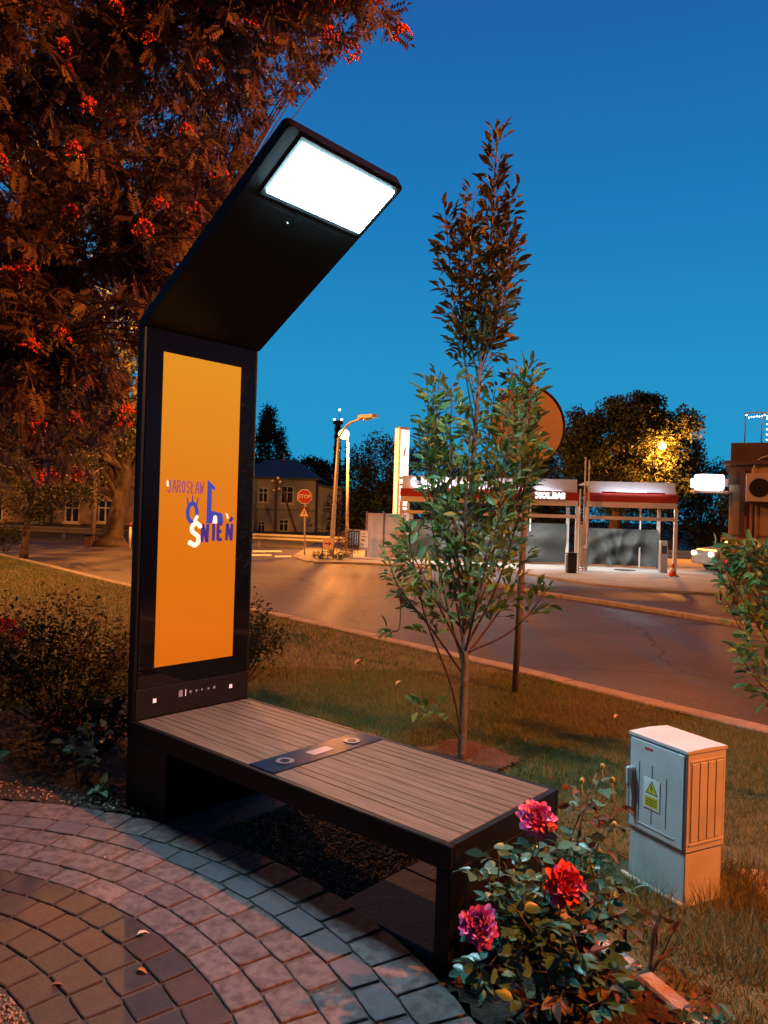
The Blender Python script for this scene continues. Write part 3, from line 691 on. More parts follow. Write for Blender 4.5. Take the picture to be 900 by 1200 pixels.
# three rows of small print on the yellow field
T = TD @ Matrix.Translation((.177, .376, .0103)) @ Matrix.Diagonal((-1, 1, 1, 1)) if False else None
mb = MB()
for k, yy in enumerate((.386, .375, .364)):
    x = .147
    while x < .205:
        l_ = R.uniform(.004, .010); mb.box(x, min(x+l_, .207), yy-.0025, yy+.0025, .0102, .0104, T=TD); x += l_+.003
mb.build('small_print', M['ink'], sg)
mb = MB(); mb.box(.178, .222, ch-.060, ch-.050, .006, .0072, T=TD); mb.build('label_plate', M['label_red'], door)
hd = MB(); hd.box(.272, .30, .30, .50, .006, .018, bev=.004, T=TD); hd.box(.276, .296, .42, .50, .018, .045, bev=.006, T=TD); hd.box(.280, .292, .31, .43, .028, .038, bev=.003, T=TD); hd.build('handle', M['cabinet_grey'], door)
TS = basis((0, 0, 0), (1, 0, 0), (0, 0, 1), (0, -1, 0))      # ribbed side face
mb = MB(); nrib = 4; x0 = .022; sw = (cw-.04)/nrib
for i in range(nrib): mb.box(x0+i*sw+.003, x0+(i+1)*sw-.003, .268, ch-.062, 0, .0035, bev=.0015, T=TS)
mb.box(.016, cw-.012, .254, .262, 0, .004, T=TS); mb.box(.016, cw-.012, ch-.056, ch-.050, 0, .003, T=TS)
mb.build('ribbed_panel', M['cabinet_grey'], cab)
mb = MB()
for i in range(nrib+1): mb.box(x0+i*sw-.0035, x0+i*sw+.0035, .268, ch-.062, .0001, .0008, T=TS)
mat('rib_shade', (.30, .30, .31), .7); mb.build('rib_groove_shade', M['rib_shade'], cab)  # groove shade is put into the colour of these darker strips
mat('plastic_edge', (.25, .33, .30), .4)
mb = MB(); a = G(742, 1030); b = G(800, 1068); mb.tube([(a.x-.05, a.y+.0, .03), (b.x-.01, b.y-.02, .03)], .012, 8)
tag(mb.build('garden_edging', M['plastic_edge']), 'pale green plastic edging rod lying at the foot of the utility cabinet', 'edging')

# ------------------------------------------------------------------ foliage materials
attr_mat('leaf_green', [(.06, .18, .06), (.10, .23, .075), (.16, .25, .07), (.07, .20, .12)], .42, .4)
attr_mat('leaf_top', [(.10, .10, .035), (.13, .13, .045), (.07, .09, .035), (.16, .12, .05)], .5, .3)
attr_mat('leaf_rowan', [(.11, .07, .075), (.16, .10, .10), (.19, .13, .10), (.12, .10, .11), (.24, .17, .08)], .55, .35)
attr_mat('leaf_rose', [(.05, .16, .12), (.07, .20, .15), (.06, .13, .08), (.08, .22, .17)], .3, .15)
attr_mat('leaf_dry', [(.16, .07, .04), (.10, .045, .03), (.20, .10, .05), (.07, .05, .03)], .6, .2)
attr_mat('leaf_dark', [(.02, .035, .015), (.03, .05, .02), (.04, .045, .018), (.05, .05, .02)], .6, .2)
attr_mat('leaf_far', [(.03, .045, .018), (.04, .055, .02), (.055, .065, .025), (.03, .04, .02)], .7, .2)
mat('bark_grey', (.16, .15, .14), .85, c2=(.10, .09, .08), scale=25, bump=.4, bscale=90)
mat('bark_brown', (.10, .07, .05), .9, c2=(.06, .045, .035), scale=6, bump=.9, bscale=16)
mat('twig', (.07, .045, .035), .8)
mat('rowan_berry', (.60, .06, .03), .35, c2=(.70, .10, .035), scale=30)

# ------------------------------------------------------------------ young tree by the bench
def young_tree(name, root_px, Y, stems, label, cat='tree', leafsize=.07, seed=1, dens=34, mts=None, split=None):
    """stems: (kind, [(px,py,dy)...], r0, r1, leaves from t, density)"""
    rng = np.random.default_rng(seed); b0 = D(root_px[0], root_px[1], Y); b0.z = 0
    root = empty(name, b0, 0, label, cat); mbt = MB(); mbb = MB(); P = []; Dv = []; SZ = []; hi = []
    for si, (kind, pts, r0, r1, t0, dn) in enumerate(stems):
        W3 = [D(a, b, Y+dy)-b0 for a, b, dy in pts]
        if kind == 'trunk': W3[0].z = -.05
        sp_ = spline(W3, max(8, 5*len(pts))); n_ = len(sp_)
        (mbt if kind == 'trunk' else mbb).tube(sp_, [r0+(r1-r0)*i/(n_-1) for i in range(n_)], 7)
        ln = sum((sp_[i+1]-sp_[i]).length for i in range(n_-1)); cnt = int(ln*dn*(1-t0))
        for k in range(cnt):
            t = t0+(1-t0)*(k+rng.random())/max(cnt, 1); f = t*(n_-1); i = min(int(f), n_-2); p = sp_[i].lerp(sp_[i+1], f-i); d = (sp_[i+1]-sp_[i]).normalized()
            a = rng.random()*TP; rad = Vector((cos(a), sin(a), 0)); dd = (rad-d*rad.dot(d)).normalized()
            # short side twig carrying a few leaves
            tl = rng.uniform(.02, .13)*(1.25-t*.6); q = p+(dd*.8+d*.7)*tl
            if tl > .05: mbb.tube([p, q], [.0018, .0009], 3, caps=False)
            for j in range(1+int(tl > .06)+int(tl > .09)):
                ja = rng.normal(0, .5, 3); P.append(p.lerp(q, 1-.35*j)); v_ = dd*.75+d*.65+Vector(ja)*.6; Dv.append(v_); SZ.append(leafsize*rng.uniform(.5, 1.3)); hi.append(p.z)
    mbt.build('trunk', M['bark_grey'], root); mbb.build('branches', M['twig'], root)
    P = np.array([tuple(p) for p in P]); Dv = np.array([tuple(p) for p in Dv]); SZ = np.array(SZ); hi = np.array(hi)
    if split:
        k = hi+rng.normal(0, .12, len(hi)) > split
        leaves_obj('foliage', P[~k], Dv[~k], SZ[~k], .42, rng, M['leaf_green'], root, six='round', droop=.22); leaves_obj('foliage', P[k], Dv[k], SZ[k], .38, rng, M['leaf_top'], root, six='round', droop=.22)
    else: leaves_obj('foliage', P, Dv, SZ, .44, rng, M['leaf_green'], root, six='round', droop=.22)
    return root
st = [('trunk', [(541, 892, 0), (544, 800, 0), (545, 740, .0), (548, 650, .02), (553, 560, .03), (562, 440, .04), (572, 330, .03), (578, 240, .02), (584, 148, 0)], .030, .003, .24, 80)]
br = [  # lower crown
    ([(543, 790, 0), (505, 735, -.1), (470, 690, -.2), (457, 655, -.25)], .45), ([(543, 870, 0), (528, 800, -.1), (500, 725, -.15), (484, 650, -.2), (480, 618, -.2)], .42),
    ([(543, 780, 0), (522, 700, .1), (505, 600, .15), (497, 500, .2)], .25), ([(544, 760, 0), (528, 660, -.1), (515, 560, -.15), (508, 470, -.2)], .25),
    ([(545, 750, 0), (535, 640, -.2), (528, 540, -.25), (530, 450, -.2)], .2), ([(545, 770, 0), (575, 730, .1), (600, 690, .2), (612, 640, .25)], .3),
    ([(545, 760, 0), (580, 690, -.05), (605, 610, -.1), (622, 520, -.15)], .2), ([(546, 740, 0), (585, 650, .15), (608, 560, .2), (618, 470, .25)], .25),
    ([(547, 720, 0), (575, 630, -.2), (592, 530, -.25), (600, 445, -.25)], .2), ([(547, 700, 0), (590, 620, .2), (614, 560, .3), (626, 500, .3)], .35),
    ([(547, 700, 0), (600, 600, .1), (616, 520, .15), (620, 450, .2)], .4), ([(547, 690, 0), (512, 600, -.1), (504, 520, -.15), (502, 450, -.2)], .4), ([(548, 640, 0), (575, 560, .1), (590, 500, .15), (600, 430, .15)], .2), ([(548, 640, 0), (600, 570, -.2), (614, 500, -.25), (622, 440, -.25)], .35), ([(547, 690, 0), (560, 600, .25), (572, 520, .3), (580, 450, .3)], .15), ([(547, 680, 0), (522, 620, .25), (508, 560, .3), (500, 505, .35)], .3),
    ([(545, 765, 0), (560, 700, -.3), (575, 640, -.4), (590, 580, -.4)], .15), ([(545, 770, 0), (520, 720, -.3), (500, 680, -.35), (480, 640, -.4)], .2),
    ([(548, 650, 0), (600, 590, -.1), (618, 550, -.15), (632, 530, -.15)], .35), ([(545, 765, 0), (590, 745, 0), (618, 720, .05), (640, 690, .1)], .55),
    ([(547, 690, 0), (545, 620, -.3), (548, 560, -.35), (552, 500, -.35)], .05), ([(548, 660, 0), (525, 590, .1), (512, 520, .1), (515, 440, .1)], .2),
    ([(548, 640, 0), (583, 560, 0), (605, 500, 0), (615, 430, 0)], .2), ([(545, 740, 0), (500, 690, .2), (478, 660, .3), (468, 640, .3)], .4)]
for p_, t0 in br: st.append(('branch', [(a+(a-548)*.02, b, c) for a, b, c in p_], .009, .0022, t0, 62))
for p_, t0 in (([(558, 480, .03), (540, 400, 0), (528, 320, -.05), (522, 250, -.08)], .28), ([(556, 500, .03), (545, 430, .1), (540, 350, .12), (537, 262, .12)], .3), ([(562, 440, .04), (582, 380, .05), (592, 300, .05), (600, 225, .05)], .08),
              ([(565, 420, .03), (586, 370, -.1), (596, 320, -.12), (600, 285, -.12)], .05), ([(566, 400, .03), (556, 340, -.1), (552, 290, -.1), (556, 225, -.1)], .0), ([(561, 450, .03), (552, 400, .1), (545, 330, .15), (545, 270, .15)], .2),
              ([(570, 350, .03), (576, 290, .1), (578, 240, .1), (580, 190, .08)], 0), ([(563, 430, .04), (575, 390, .12), (585, 330, .15), (590, 260, .15)], .1)):
    st.append(('branch', p_, .006, .0018, t0, 95))
for p_ in ([(541, 868, 0), (525, 850, -.1), (508, 838, -.15), (490, 832, -.2)], [(541, 870, 0), (526, 845, -.15), (510, 828, -.2)], [(470, 690, -.2), (468, 735, -.2), (460, 740, -.2)]):
    st.append(('branch', p_, .004, .0015, .55, 60))
young_tree('young_tree', (541, 892), 4.83, st, 'slender young columnar tree with green lower leaves and brown pointed top behind the bench', split=2.45, seed=3, leafsize=.078)
# second young tree at the right edge
st = [('trunk', [(1010, 905, 0), (1000, 760, 0), (985, 600, .05), (975, 430, .05), (972, 300, 0)], .024, .003, .3, 50)]
for p_ in ([(1003, 845, 0), (930, 760, -.1), (880, 690, -.15), (843, 655, -.2)], [(1003, 850, 0), (920, 800, .05), (882, 760, .1), (848, 700, .1)], [(1000, 830, 0), (930, 740, .1), (905, 690, .15), (892, 650, .2)],
           [(1003, 870, 0), (930, 830, -.05), (890, 800, -.1), (868, 770, -.1)], [(998, 780, 0), (960, 690, .1), (940, 640, .1), (925, 610, .1)],
           [(1003, 860, 0), (915, 770, -.2), (880, 720, -.25), (858, 680, -.3)], [(1000, 800, 0), (915, 680, -.2), (885, 650, -.25), (862, 640, -.3)], [(1000, 800, 0), (1040, 700, 0), (1060, 600, .1), (1070, 500, .1)], [(1000, 790, 0), (1030, 650, .2), (1045, 560, .2), (1050, 470, .2)],
           [(1000, 820, 0), (935, 745, .15), (905, 700, .2), (890, 655, .25)]):
    st.append(('branch', p_, .007, .002, .4, 75))
young_tree('young_tree', (1010, 905), 4.1, st, 'young green tree leaning in at the right edge before the brown building', seed=11)

# ------------------------------------------------------------------ rowan with berries
def rowan():
    rng = np.random.default_rng(21); b0 = Vector((-5.4, 7.0, 0))
    root = empty('rowan_tree', b0, 0, 'large rowan tree with bunches of red berries overhanging the lamp bench', 'tree')
    def xmax(y):
        ks = [(-260, 330), (-60, 400), (0, 455), (30, 462), (60, 425), (80, 370), (110, 335), (150, 312), (200, 300), (260, 290), (330, 285), (390, 300), (430, 305), (455, 170), (520, 150), (560, 135), (585, 110), (600, 60)]
        return np.interp(y, [k[0] for k in ks], [k[1] for k in ks])
    ends = []
    while len(ends) < 1550:
        y = rng.uniform(-300, 585); x = rng.uniform(-420, 470)
        xm = xmax(y)
        if x > xm-12: continue
        if x < -60 and rng.random() < .6: continue
        if y < -60 and rng.random() < .55: continue
        if x > 300 and y < 140 and rng.random() < .35: continue
        if 225 < x < 300 and 60 < y < 150 and rng.random() < .45: continue
        lo = 4.9 if x > 100 else 4.6
        ends.append((x, y, (rng.uniform(lo, 8.2) if len(ends) < 1050 else rng.uniform(7.6, 9.6))))
    for _ in range(24): x = rng.uniform(340, 474); ends.append((x, rng.uniform(-40, 62-(x-340)*.12), rng.uniform(4.9, 5.9)))
    E3 = np.array([tuple(D(*e)-b0) for e in ends]); E3 = E3[E3[:, 2] > 1.75]
    # trunk and limbs
    mbt = MB(); mbt.tube(spline([(0, 0, -.05), (.05, 0, 1), (.0, .05, 2), (.15, 0, 3.2)], 12), np.linspace(.2, .12, 12), 12); mbt.build('trunk', M['bark_brown'], root)
    limbs = [[(0, 0, 1.9), (1.2, -.6, 2.7), (2.3, -1.1, 3.3), (3.4, -1.4, 3.4)], [(.05, 0, 2.6), (1.2, -.3, 3.9), (2.6, -1.1, 4.9), (4.6, -1.9, 5.2)], [(.1, 0, 3.0), (.7, -.6, 4.3), (1.8, -1.3, 5.6), (3.0, -1.8, 6.2)],
             [(0, 0, 1.7), (.8, -.9, 2.2), (1.7, -1.6, 2.5), (2.8, -1.9, 2.6)], [(0, 0, 2.4), (1.3, .3, 3.2), (2.4, .5, 3.9), (3.6, .2, 4.2)], [(.1, 0, 3.1), (-.5, -.4, 4.2), (-.6, -1.0, 5.2), (-.2, -1.3, 6.2)], [(0, 0, 2.8), (.9, -1.2, 3.5), (1.8, -2.0, 4.1), (2.6, -2.3, 4.6)],
             [(0, 0, 2.2), (-.8, -.7, 3.0), (-1.2, -1.4, 3.8)], [(0, 0, 2.5), (1.0, .8, 3.4), (1.6, 1.1, 4.6)]]
    mbl = MB(); LP_ = []
    for l in limbs:
        s_ = spline(l, 22); mbl.tube(s_, np.linspace(.05, .012, 22), 7); LP_ += s_
    LPn = np.array([tuple(p) for p in LP_]); P = []; Dv = []; Sz = []; Nn = []; bpos = []
    for ei, e in enumerate(E3):
        j = int(np.argmin(np.linalg.norm(LPn-e, axis=1)+np.maximum(0, LPn[:, 2]-e[2])*.4)); a = Vector(LPn[j]); b = Vector(e); md = a.lerp(b, .5)+Vector((0, 0, .18))+Vector(rng.normal(0, .08, 3))
        s_ = spline([a, md, b], 10); mbl.tube(s_, np.linspace(.010, .0025, 10), 4, caps=False)
        ln = (b-a).length; nl = 17
        for k in range(nl):
            t = max(0, 1-(k+rng.random())/nl*min(1, .75/max(ln, .1))) ; f = t*9; i = min(int(f), 8); p = s_[i].lerp(s_[i+1], f-i); d = (s_[i+1]-s_[i]).normalized()
            q = Vector(rng.normal(0, 1, 3)); q.z -= .2; dv = (q.normalized()*1.0+d*.5+Vector((0, 0, -.15))).normalized()
            LL = rng.uniform(.11, .18); nrmv = Vector(rng.normal(0, .5, 3))+Vector((0, 0, 1)); sd = dv.cross(nrmv).normalized(); up = sd.cross(dv)
            for m_i in range(6):
                tt = .25+.75*m_i/6; c = p+dv*LL*tt-up*LL*.22*tt*tt
                for sg_ in (-1, 1):
                    P.append(tuple(c)); Dv.append(tuple(sd*sg_*.9+dv*.45-up*.15)); Sz.append(.045*rng.uniform(.8, 1.15)*(1-.25*abs(tt-.55))); Nn.append(tuple(up))
            P.append(tuple(p+dv*LL-up*LL*.22)); Dv.append(tuple(dv)); Sz.append(.04); Nn.append(tuple(up))
        if len(bpos) < 900 and rng.random() < .42: bpos.append(b+Vector((rng.normal(0, .05), rng.normal(0, .05), -.04)))
    mbl.build('branches', M['twig'], root)
    P = np.array(P); Sz = np.array(Sz)
    V, F, r = leaf_arrays(P, np.array(Dv), Sz*1.25, .40, rng, six=False, Nn=np.array(Nn), fold=.12)
    var = np.repeat(np.repeat(rng.random(len(P)//13), 13), 1)
    link('foliage', np_mesh('foliage', V, F, M['leaf_rowan'], var), None, root)
    # berry bunches: three meshes shared by many parts
    protos = []
    for k in range(4):
        mb = MB(); nb = 46
        for i in range(nb):
            a = rng.random()*TP; rr = .055*sqrt(rng.random()); mb.sphere((rr*cos(a), rr*sin(a)*.9, -.012-.05*(rr/.055)**2+rng.uniform(-.012, .012)), rng.uniform(.0065, .0085), 6, 4)
        mb.tube([(0, 0, .05), (0, 0, -.01)], .0015, 3); protos.append(mb.mesh('berry_bunch', M['rowan_berry']))
    # nearest the camera first, so that the bunches one sees are the parts
    bpos.sort(key=lambda p: (p+b0).y); vis = []
    for p in bpos:
        wv3 = p+b0; xx = wv3.x/wv3.y*FPX+450; yy = 600-(wv3.z-CAMH)/wv3.y*FPX
        if -40 < xx < 500 and -60 < yy < 600: vis.append(p)
    for p in vis[:100]:
        o = link('berry_bunch', protos[R.randrange(4)], None, root, p); s_ = R.uniform(.9, 1.7); o.scale = (s_, s_, s_); o.rotation_euler = (R.uniform(-.5, .5), R.uniform(-.5, .5), R.uniform(0, 6))
rowan()

# ------------------------------------------------------------------ shrubs and small plants
def shrub(name, loc, rx, ry, h, n, leaf, mt, label, seed, cat='shrub', stems=26, wr=.5, group=None, airy=.35):
    rng = np.random.default_rng(seed); root = empty(name, loc, 0, label, cat, group); mb = MB(); P = []; Dv = []; Sz = []
    for i in range(stems):
        a = rng.random()*TP; rr = sqrt(rng.random()); e = Vector((rx*rr*cos(a), ry*rr*sin(a), h*(1-.45*rr*rr)*rng.uniform(.6, 1.05)))
        b = Vector((e.x*.15, e.y*.15, 0)); md = b.lerp(e, .5)+Vector(rng.normal(0, .05, 3))*h; s_ = spline([b, md, e], 9); mb.tube(s_, np.linspace(.006, .0015, 9), 4, caps=False)
        for k in range(n//stems):
            t = rng.uniform(airy, 1)**.8; f = t*8; j = min(int(f), 7); p = s_[j].lerp(s_[j+1], f-j)+Vector(rng.normal(0, .055, 3))*h; p.z = max(p.z, .02)
            P.append(tuple(p)); q = rng.normal(0, 1, 3); q[2] = abs(q[2])*.6; Dv.append(q); Sz.append(leaf*rng.uniform(.6, 1.2))
    mb.build('stems', M['twig'], root); leaves_obj('foliage', P, Dv, np.array(Sz), wr, rng, mt, root); return root
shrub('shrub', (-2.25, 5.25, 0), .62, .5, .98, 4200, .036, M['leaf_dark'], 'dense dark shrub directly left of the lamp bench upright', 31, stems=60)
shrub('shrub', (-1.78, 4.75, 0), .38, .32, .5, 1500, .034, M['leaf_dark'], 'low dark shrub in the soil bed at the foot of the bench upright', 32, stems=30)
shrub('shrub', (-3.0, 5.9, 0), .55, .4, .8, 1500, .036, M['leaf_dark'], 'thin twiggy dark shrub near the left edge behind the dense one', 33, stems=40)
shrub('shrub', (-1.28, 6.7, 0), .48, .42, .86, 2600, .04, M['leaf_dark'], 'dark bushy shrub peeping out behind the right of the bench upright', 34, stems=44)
attr_mat('leaf_pale', [(.22, .34, .18), (.28, .42, .22), (.18, .32, .22)], .5, .3)
shrub('small_plant', (-1.66, 4.18, 0), .13, .1, .42, 44, .085, M['leaf_pale'], 'small plant with pale green leaves in the soil left of the bench', 35, 'plant', stems=6, wr=.5, airy=.3)
shrub('small_plant', (-2.2, 4.2, 0), .14, .1, .2, 40, .07, M['leaf_pale'], 'low green leafy plant at the left edge of the soil bed', 36, 'plant', stems=6, wr=.55)
shrub('small_plant', (-1.44, 3.98, 0), .05, .05, .14, 9, .07, M['leaf_pale'], 'tiny two-leaved seedling close to the bench pedestal', 37, 'plant', stems=3, wr=.6)
# scattered debris in the beds
def debris(rng, n):
    a = rng.uniform(1.0, 2.3, n); r = R0+.02+rng.uniform(0, .35, n)**1.3; return np.stack([CC[0]+r*np.cos(a), CC[1]+r*np.sin(a), rng.uniform(.02, .035, n)], 1)
gravel('gravel', debris, 900, .004, .012, 0, 41, M['gravel_stones'], 'pebbles and bark bits on the soil along the paving edge')

# ------------------------------------------------------------------ rose bush
def petal_mesh(mats, seed, R_=.05):
    rng = np.random.default_rng(seed); mb = MB(); lay = [(5, .06, .42, .5), (7, .16, .62, .62), (9, .32, .78, .7), (11, .52, .9, .78), (12, .75, .98, .82), (13, 1.0, 1.04, .85), (13, 1.28, 1.06, .88), (11, 1.6, 1.02, .9)]
    for li, (n_, tilt, size, wd_) in enumerate(lay):
        for i in range(n_):
            a = TP*(i+rng.uniform(-.25, .25))/n_+li*.6; L = R_*size*rng.uniform(.85, 1.1); Wd = R_*wd_*.62; tl = tilt+rng.normal(0, .08); nu, nv = 5, 6; vs = []
            for u in range(nu+1):
                for v in range(nv+1):
                    s = u/nu; q = (v/nv-.5)*2; wdt = Wd*sin(pi*min(.92, .15+.7*s))*q; curl = .35*s*s*L
                    r_l = L*s*(1-.12*q*q)
                    x = r_l*sin(tl)+curl*.6*sin(tl+.5)+R_*.04; z = r_l*cos(tl)-curl*.3*sin(tl)+.25*abs(q)**2*L*s*.6*cos(tl)+rng.normal(0, .004)*R_
                    # cup across
                    xc = x-abs(q)**2*Wd*.35
                    vs.append((xc*cos(a)-wdt*sin(a), xc*sin(a)+wdt*cos(a), z))
            F = [(u*(nv+1)+v, (u+1)*(nv+1)+v, (u+1)*(nv+1)+v+1, u*(nv+1)+v+1) for u in range(nu) for v in range(nv)]
            mb.add(vs, F, int(rng.random() < .4), True)
    return mb.mesh('bloom', mats)
mat('petal_pink', (.75, .07, .34), .5, c2=(.85, .16, .45), scale=30); mat('petal_pale', (.85, .38, .62), .5, c2=(.8, .15, .42), scale=40)
mat('petal_red', (.72, .03, .02), .5, c2=(.85, .10, .03), scale=25); mat('petal_magenta', (.72, .08, .42), .5, c2=(.85, .2, .55), scale=30)
mat('rose_hip', (.45, .38, .12), .5); mat('rose_stem', (.06, .10, .045), .6, c2=(.12, .05, .03), scale=15)
def rose_bush():
    rng = np.random.default_rng(51); b0 = Vector((.66, 2.46, 0)); root = empty('rose_bush', b0, 0, 'rose bush with three pink and red blooms in front of the bench end', 'rose bush')
    mb = MB(); P = []; Dv = []; Sz = []; Pd = []; Dd = []; Sd = []
    bl = [((628, 960), 2.5, .054, [M['petal_pink'], M['petal_pale']], 1), ((661, 1038), 2.36, .056, [M['petal_red'], M['petal_pink']], 2), ((562, 1086), 2.2, .05, [M['petal_magenta'], M['petal_pale']], 3)]
    ends = [(D(p[0], p[1], Y)-b0, 1, .55) for p, Y, *_ in bl]
    spec = [(690, 925, 2.6, 2), (720, 945, 2.65, 2), (700, 905, 2.7, 2), (585, 1000, 2.3, 0), (600, 1030, 2.25, 0), (560, 1020, 2.3, 0), (640, 990, 2.5, 0), (690, 1000, 2.5, 0), (680, 970, 2.6, 0), (720, 1040, 2.4, 0), (700, 1075, 2.35, 2), (740, 1075, 2.4, 2),
            (610, 1100, 2.2, 0), (650, 1110, 2.2, 0), (690, 1120, 2.25, 0), (600, 1060, 2.2, 0), (575, 1130, 2.15, 0), (640, 1075, 2.3, 0), (670, 1090, 2.2, 0), (590, 1010, 2.35, 0), (620, 1000, 2.4, 0), (640, 1140, 2.15, 0), (710, 1150, 2.2, 2), (600, 1080, 2.3, 0), (700, 1020, 2.6, 0), (660, 1160, 2.1, 2), (730, 1170, 2.15, 2), (620, 1180, 2.1, 2), (690, 1180, 2.1, 0)]
    for x, y, Y, k in spec: ends.append((D(x, y, Y)-b0, 0, k))
    for e, isb, k in ends:
        b = Vector((rng.normal(0, .05)+e.x*.25, rng.normal(0, .05)+e.y*.25, 0)); e = Vector(e); e.z = max(e.z, .08); md = b.lerp(e, .55)+Vector((rng.normal(0, .03), rng.normal(0, .03), .03)); s_ = spline([b, md, e], 12); mb.tube(s_, np.linspace(.0055, .0022, 12), 5)
        for q in range(9 if isb else 11):
            t = rng.uniform(.35, .97 if isb else 1); f = t*11; j = min(int(f), 10); p = s_[j].lerp(s_[j+1], f-j); a = rng.random()*TP; dv = Vector((cos(a), sin(a), rng.uniform(-.1, .5))).normalized(); LL = rng.uniform(.04, .075)
            mb.tube([p, p+dv*LL], [.0013, .0008], 3, caps=False); sd = dv.cross(Vector((0, 0, 1))).normalized()
            dry = (k == 2 and rng.random() < .5) or rng.random() < .05
            for (tt, sg_) in ((1, 0), (.62, 1), (.62, -1)):
                T_ = (Pd, Dd, Sd) if dry else (P, Dv, Sz); T_[0].append(tuple(p+dv*LL*tt)); T_[1].append(tuple(dv+sd*sg_*1.1+Vector(rng.normal(0, .15, 3)))); T_[2].append(rng.uniform(.036, .06))
    mb.build('stems', M['rose_stem'], root)
    leaves_obj('foliage', P, Dv, np.array(Sz), .68, rng, M['leaf_rose'], root, fold=.12, six='round'); leaves_obj('foliage', Pd, Dd, np.array(Sd), .6, rng, M['leaf_dry'], root, fold=.3, six='round', droop=.4)['label'] = 'brown withered leaves of the rose bush'
    for i, (p, Y, r_l, mts, sd) in enumerate(bl):
        o = link('bloom', petal_mesh(mts, 60+sd, r_l), None, root, D(p[0], p[1], Y)-b0); o.rotation_euler = ((.75, .15, 0), (.85, .25, 0), (.7, -.5, 0))[i]
        o['label'] = ('bright pink rose bloom by the bench top', 'red and orange rose bloom in the middle of the bush', 'magenta rose bloom lowest on the left')[i]
    for (x, y, Y) in ((682, 915, 2.6), (718, 914, 2.65), (720, 966, 2.55), (706, 898, 2.7)):
        p = D(x, y, Y)-b0; m2 = MB(); m2.sphere((p.x, p.y, p.z), .009, 8, 6, sc=(1, 1, 1.25)); m2.tube([(p.x, p.y, p.z-.01), (p.x+.01, p.y, p.z-.10)], .0013, 4); m2.build('rose_hip', M['rose_hip'], root)
rose_bush()
# low grey-green leaves in the front corner and small plants at the bush foot
shrub('small_plant', (1.02, 2.28, 0), .11, .08, .13, 26, .05, M['leaf_rose'], 'low blue-green leafy plant in the front right corner of the bed', 53, 'plant', stems=6, wr=.6)
shrub('small_plant', (.98, 2.62, 0), .10, .09, .34, 16, .055, M['leaf_dry'], 'thin dark bare stem with a few leaves before the utility cabinet', 54, 'plant', stems=4, wr=.5)
shrub('rose_bush', (-3.58, 6.95, 0), .25, .25, .66, 260, .045, M['leaf_dark'], 'rose bush at the left edge with one red bloom', 55, 'rose bush', stems=12)
rb = bpy.data.objects[[o.name for o in bpy.data.objects if o.name.startswith('rose_bush') and o.parent is None][-1]]
for dx, dz in ((.14, .55), (.24, .47)):
    o = link('bloom', petal_mesh([M['petal_red'], M['petal_pink']], 77, .07), None, rb, (dx, -.12, dz-.1)); o.rotation_euler = (.6, .5, 0)

# fallen leaves and stones
def fallen(px, size, c, label, z=.03, rz=0, tilt=.3):
    p = G(px[0], px[1], z); rng = np.random.default_rng(int(px[0]))
    V, F, r = leaf_arrays(np.array([[0, 0, 0.]]), np.array([[cos(rz), sin(rz), tilt]]), size, .5, rng, Nn=np.array([[0, .1, 1.]]), fold=.3, droop=.35)
    o = link('fallen_leaf', np_mesh('fallen_leaf', V, F, c), None, None, (p.x, p.y, z)); tag(o, label, 'leaf', 'fallen leaves'); return o
mat('leaf_straw', (.6, .5, .42), .7); mat('leaf_orange', (.45, .18, .03), .7); mat('leaf_rust', (.22, .09, .05), .7)
fallen((160, 1096), .045, M['leaf_straw'], 'pale curled leaf lying on a brown paving stone', rz=.4)
fallen((160, 1137), .04, M['leaf_orange'], 'small orange leaf in a joint of the brown paving', rz=-.3)
fallen((60, 1155), .035, M['leaf_rust'], 'rust brown leaf on the brown paving near the gravel', rz=.2)
fallen((122, 1005), .012, M['leaf_straw'], 'tiny white speck of a leaf on the outer paving course', rz=1)
for px, s_, l in (((416, 779), .11, 'large pale curled leaf on the lawn behind the bench'), ((464, 803), .08, 'small pale leaf on the lawn left of the young tree'), ((720, 842), .06, 'pale leaf on the lawn near the utility cabinet')):
    fallen(px, s_, M['leaf_straw'], l, z=.045, rz=.7, tilt=.8)
rng = np.random.default_rng(91); n_ = 520; X = []; 
while len(X) < n_:
    a = rng.uniform(-.1, .95); r_l = R0+rng.uniform(.05, .80); x = CC[0]+r_l*cos(a); y = CC[1]+r_l*sin(a); u, v = bench_uv(x, y)
    if u > 2.1 and x > .3: X.append((x, y, .03))
o = leaves_obj('leaf_litter', X, rng.normal(0, 1, (n_, 3))*np.array([1, 1, .25]), rng.uniform(.02, .045, n_), .5, rng, M['leaf_dry']); tag(o, 'brown leaf litter covering the soil under the rose bush', 'leaf litter', None, 'stuff')
# edging stones beyond the rose bed
mat('edging_stone', (.42, .36, .34), .8, c2=(.32, .27, .26), scale=12, bump=.4, bscale=60)
for i, a in enumerate(np.linspace(.16, .53, 6)):
    mb = MB(); r_l = R0+.68; c = (CC[0]+r_l*cos(a), CC[1]+r_l*sin(a)); T = basis((c[0], c[1], 0), (-sin(a), cos(a), 0), (-cos(a), -sin(a), 0), (0, 0, 1))
    mb.box(-.105, .105, -.035, .035, -.05, .018+R.uniform(-.008, .006), bev=.008, T=T); o = mb.build('edging_stone', M['edging_stone'])
    tag(o, ('pinkish edging stone at the near end of the rose bed border', 'second edging stone of the rose bed border from its near end', 'third edging stone of the rose bed border from its near end', 'third edging stone of the rose bed border from the lawn end', 'second edging stone of the rose bed border from the lawn end', 'edging stone at the lawn end of the border nearest the cabinet')[i], 'edging stone', 'edging stones of the rose bed')
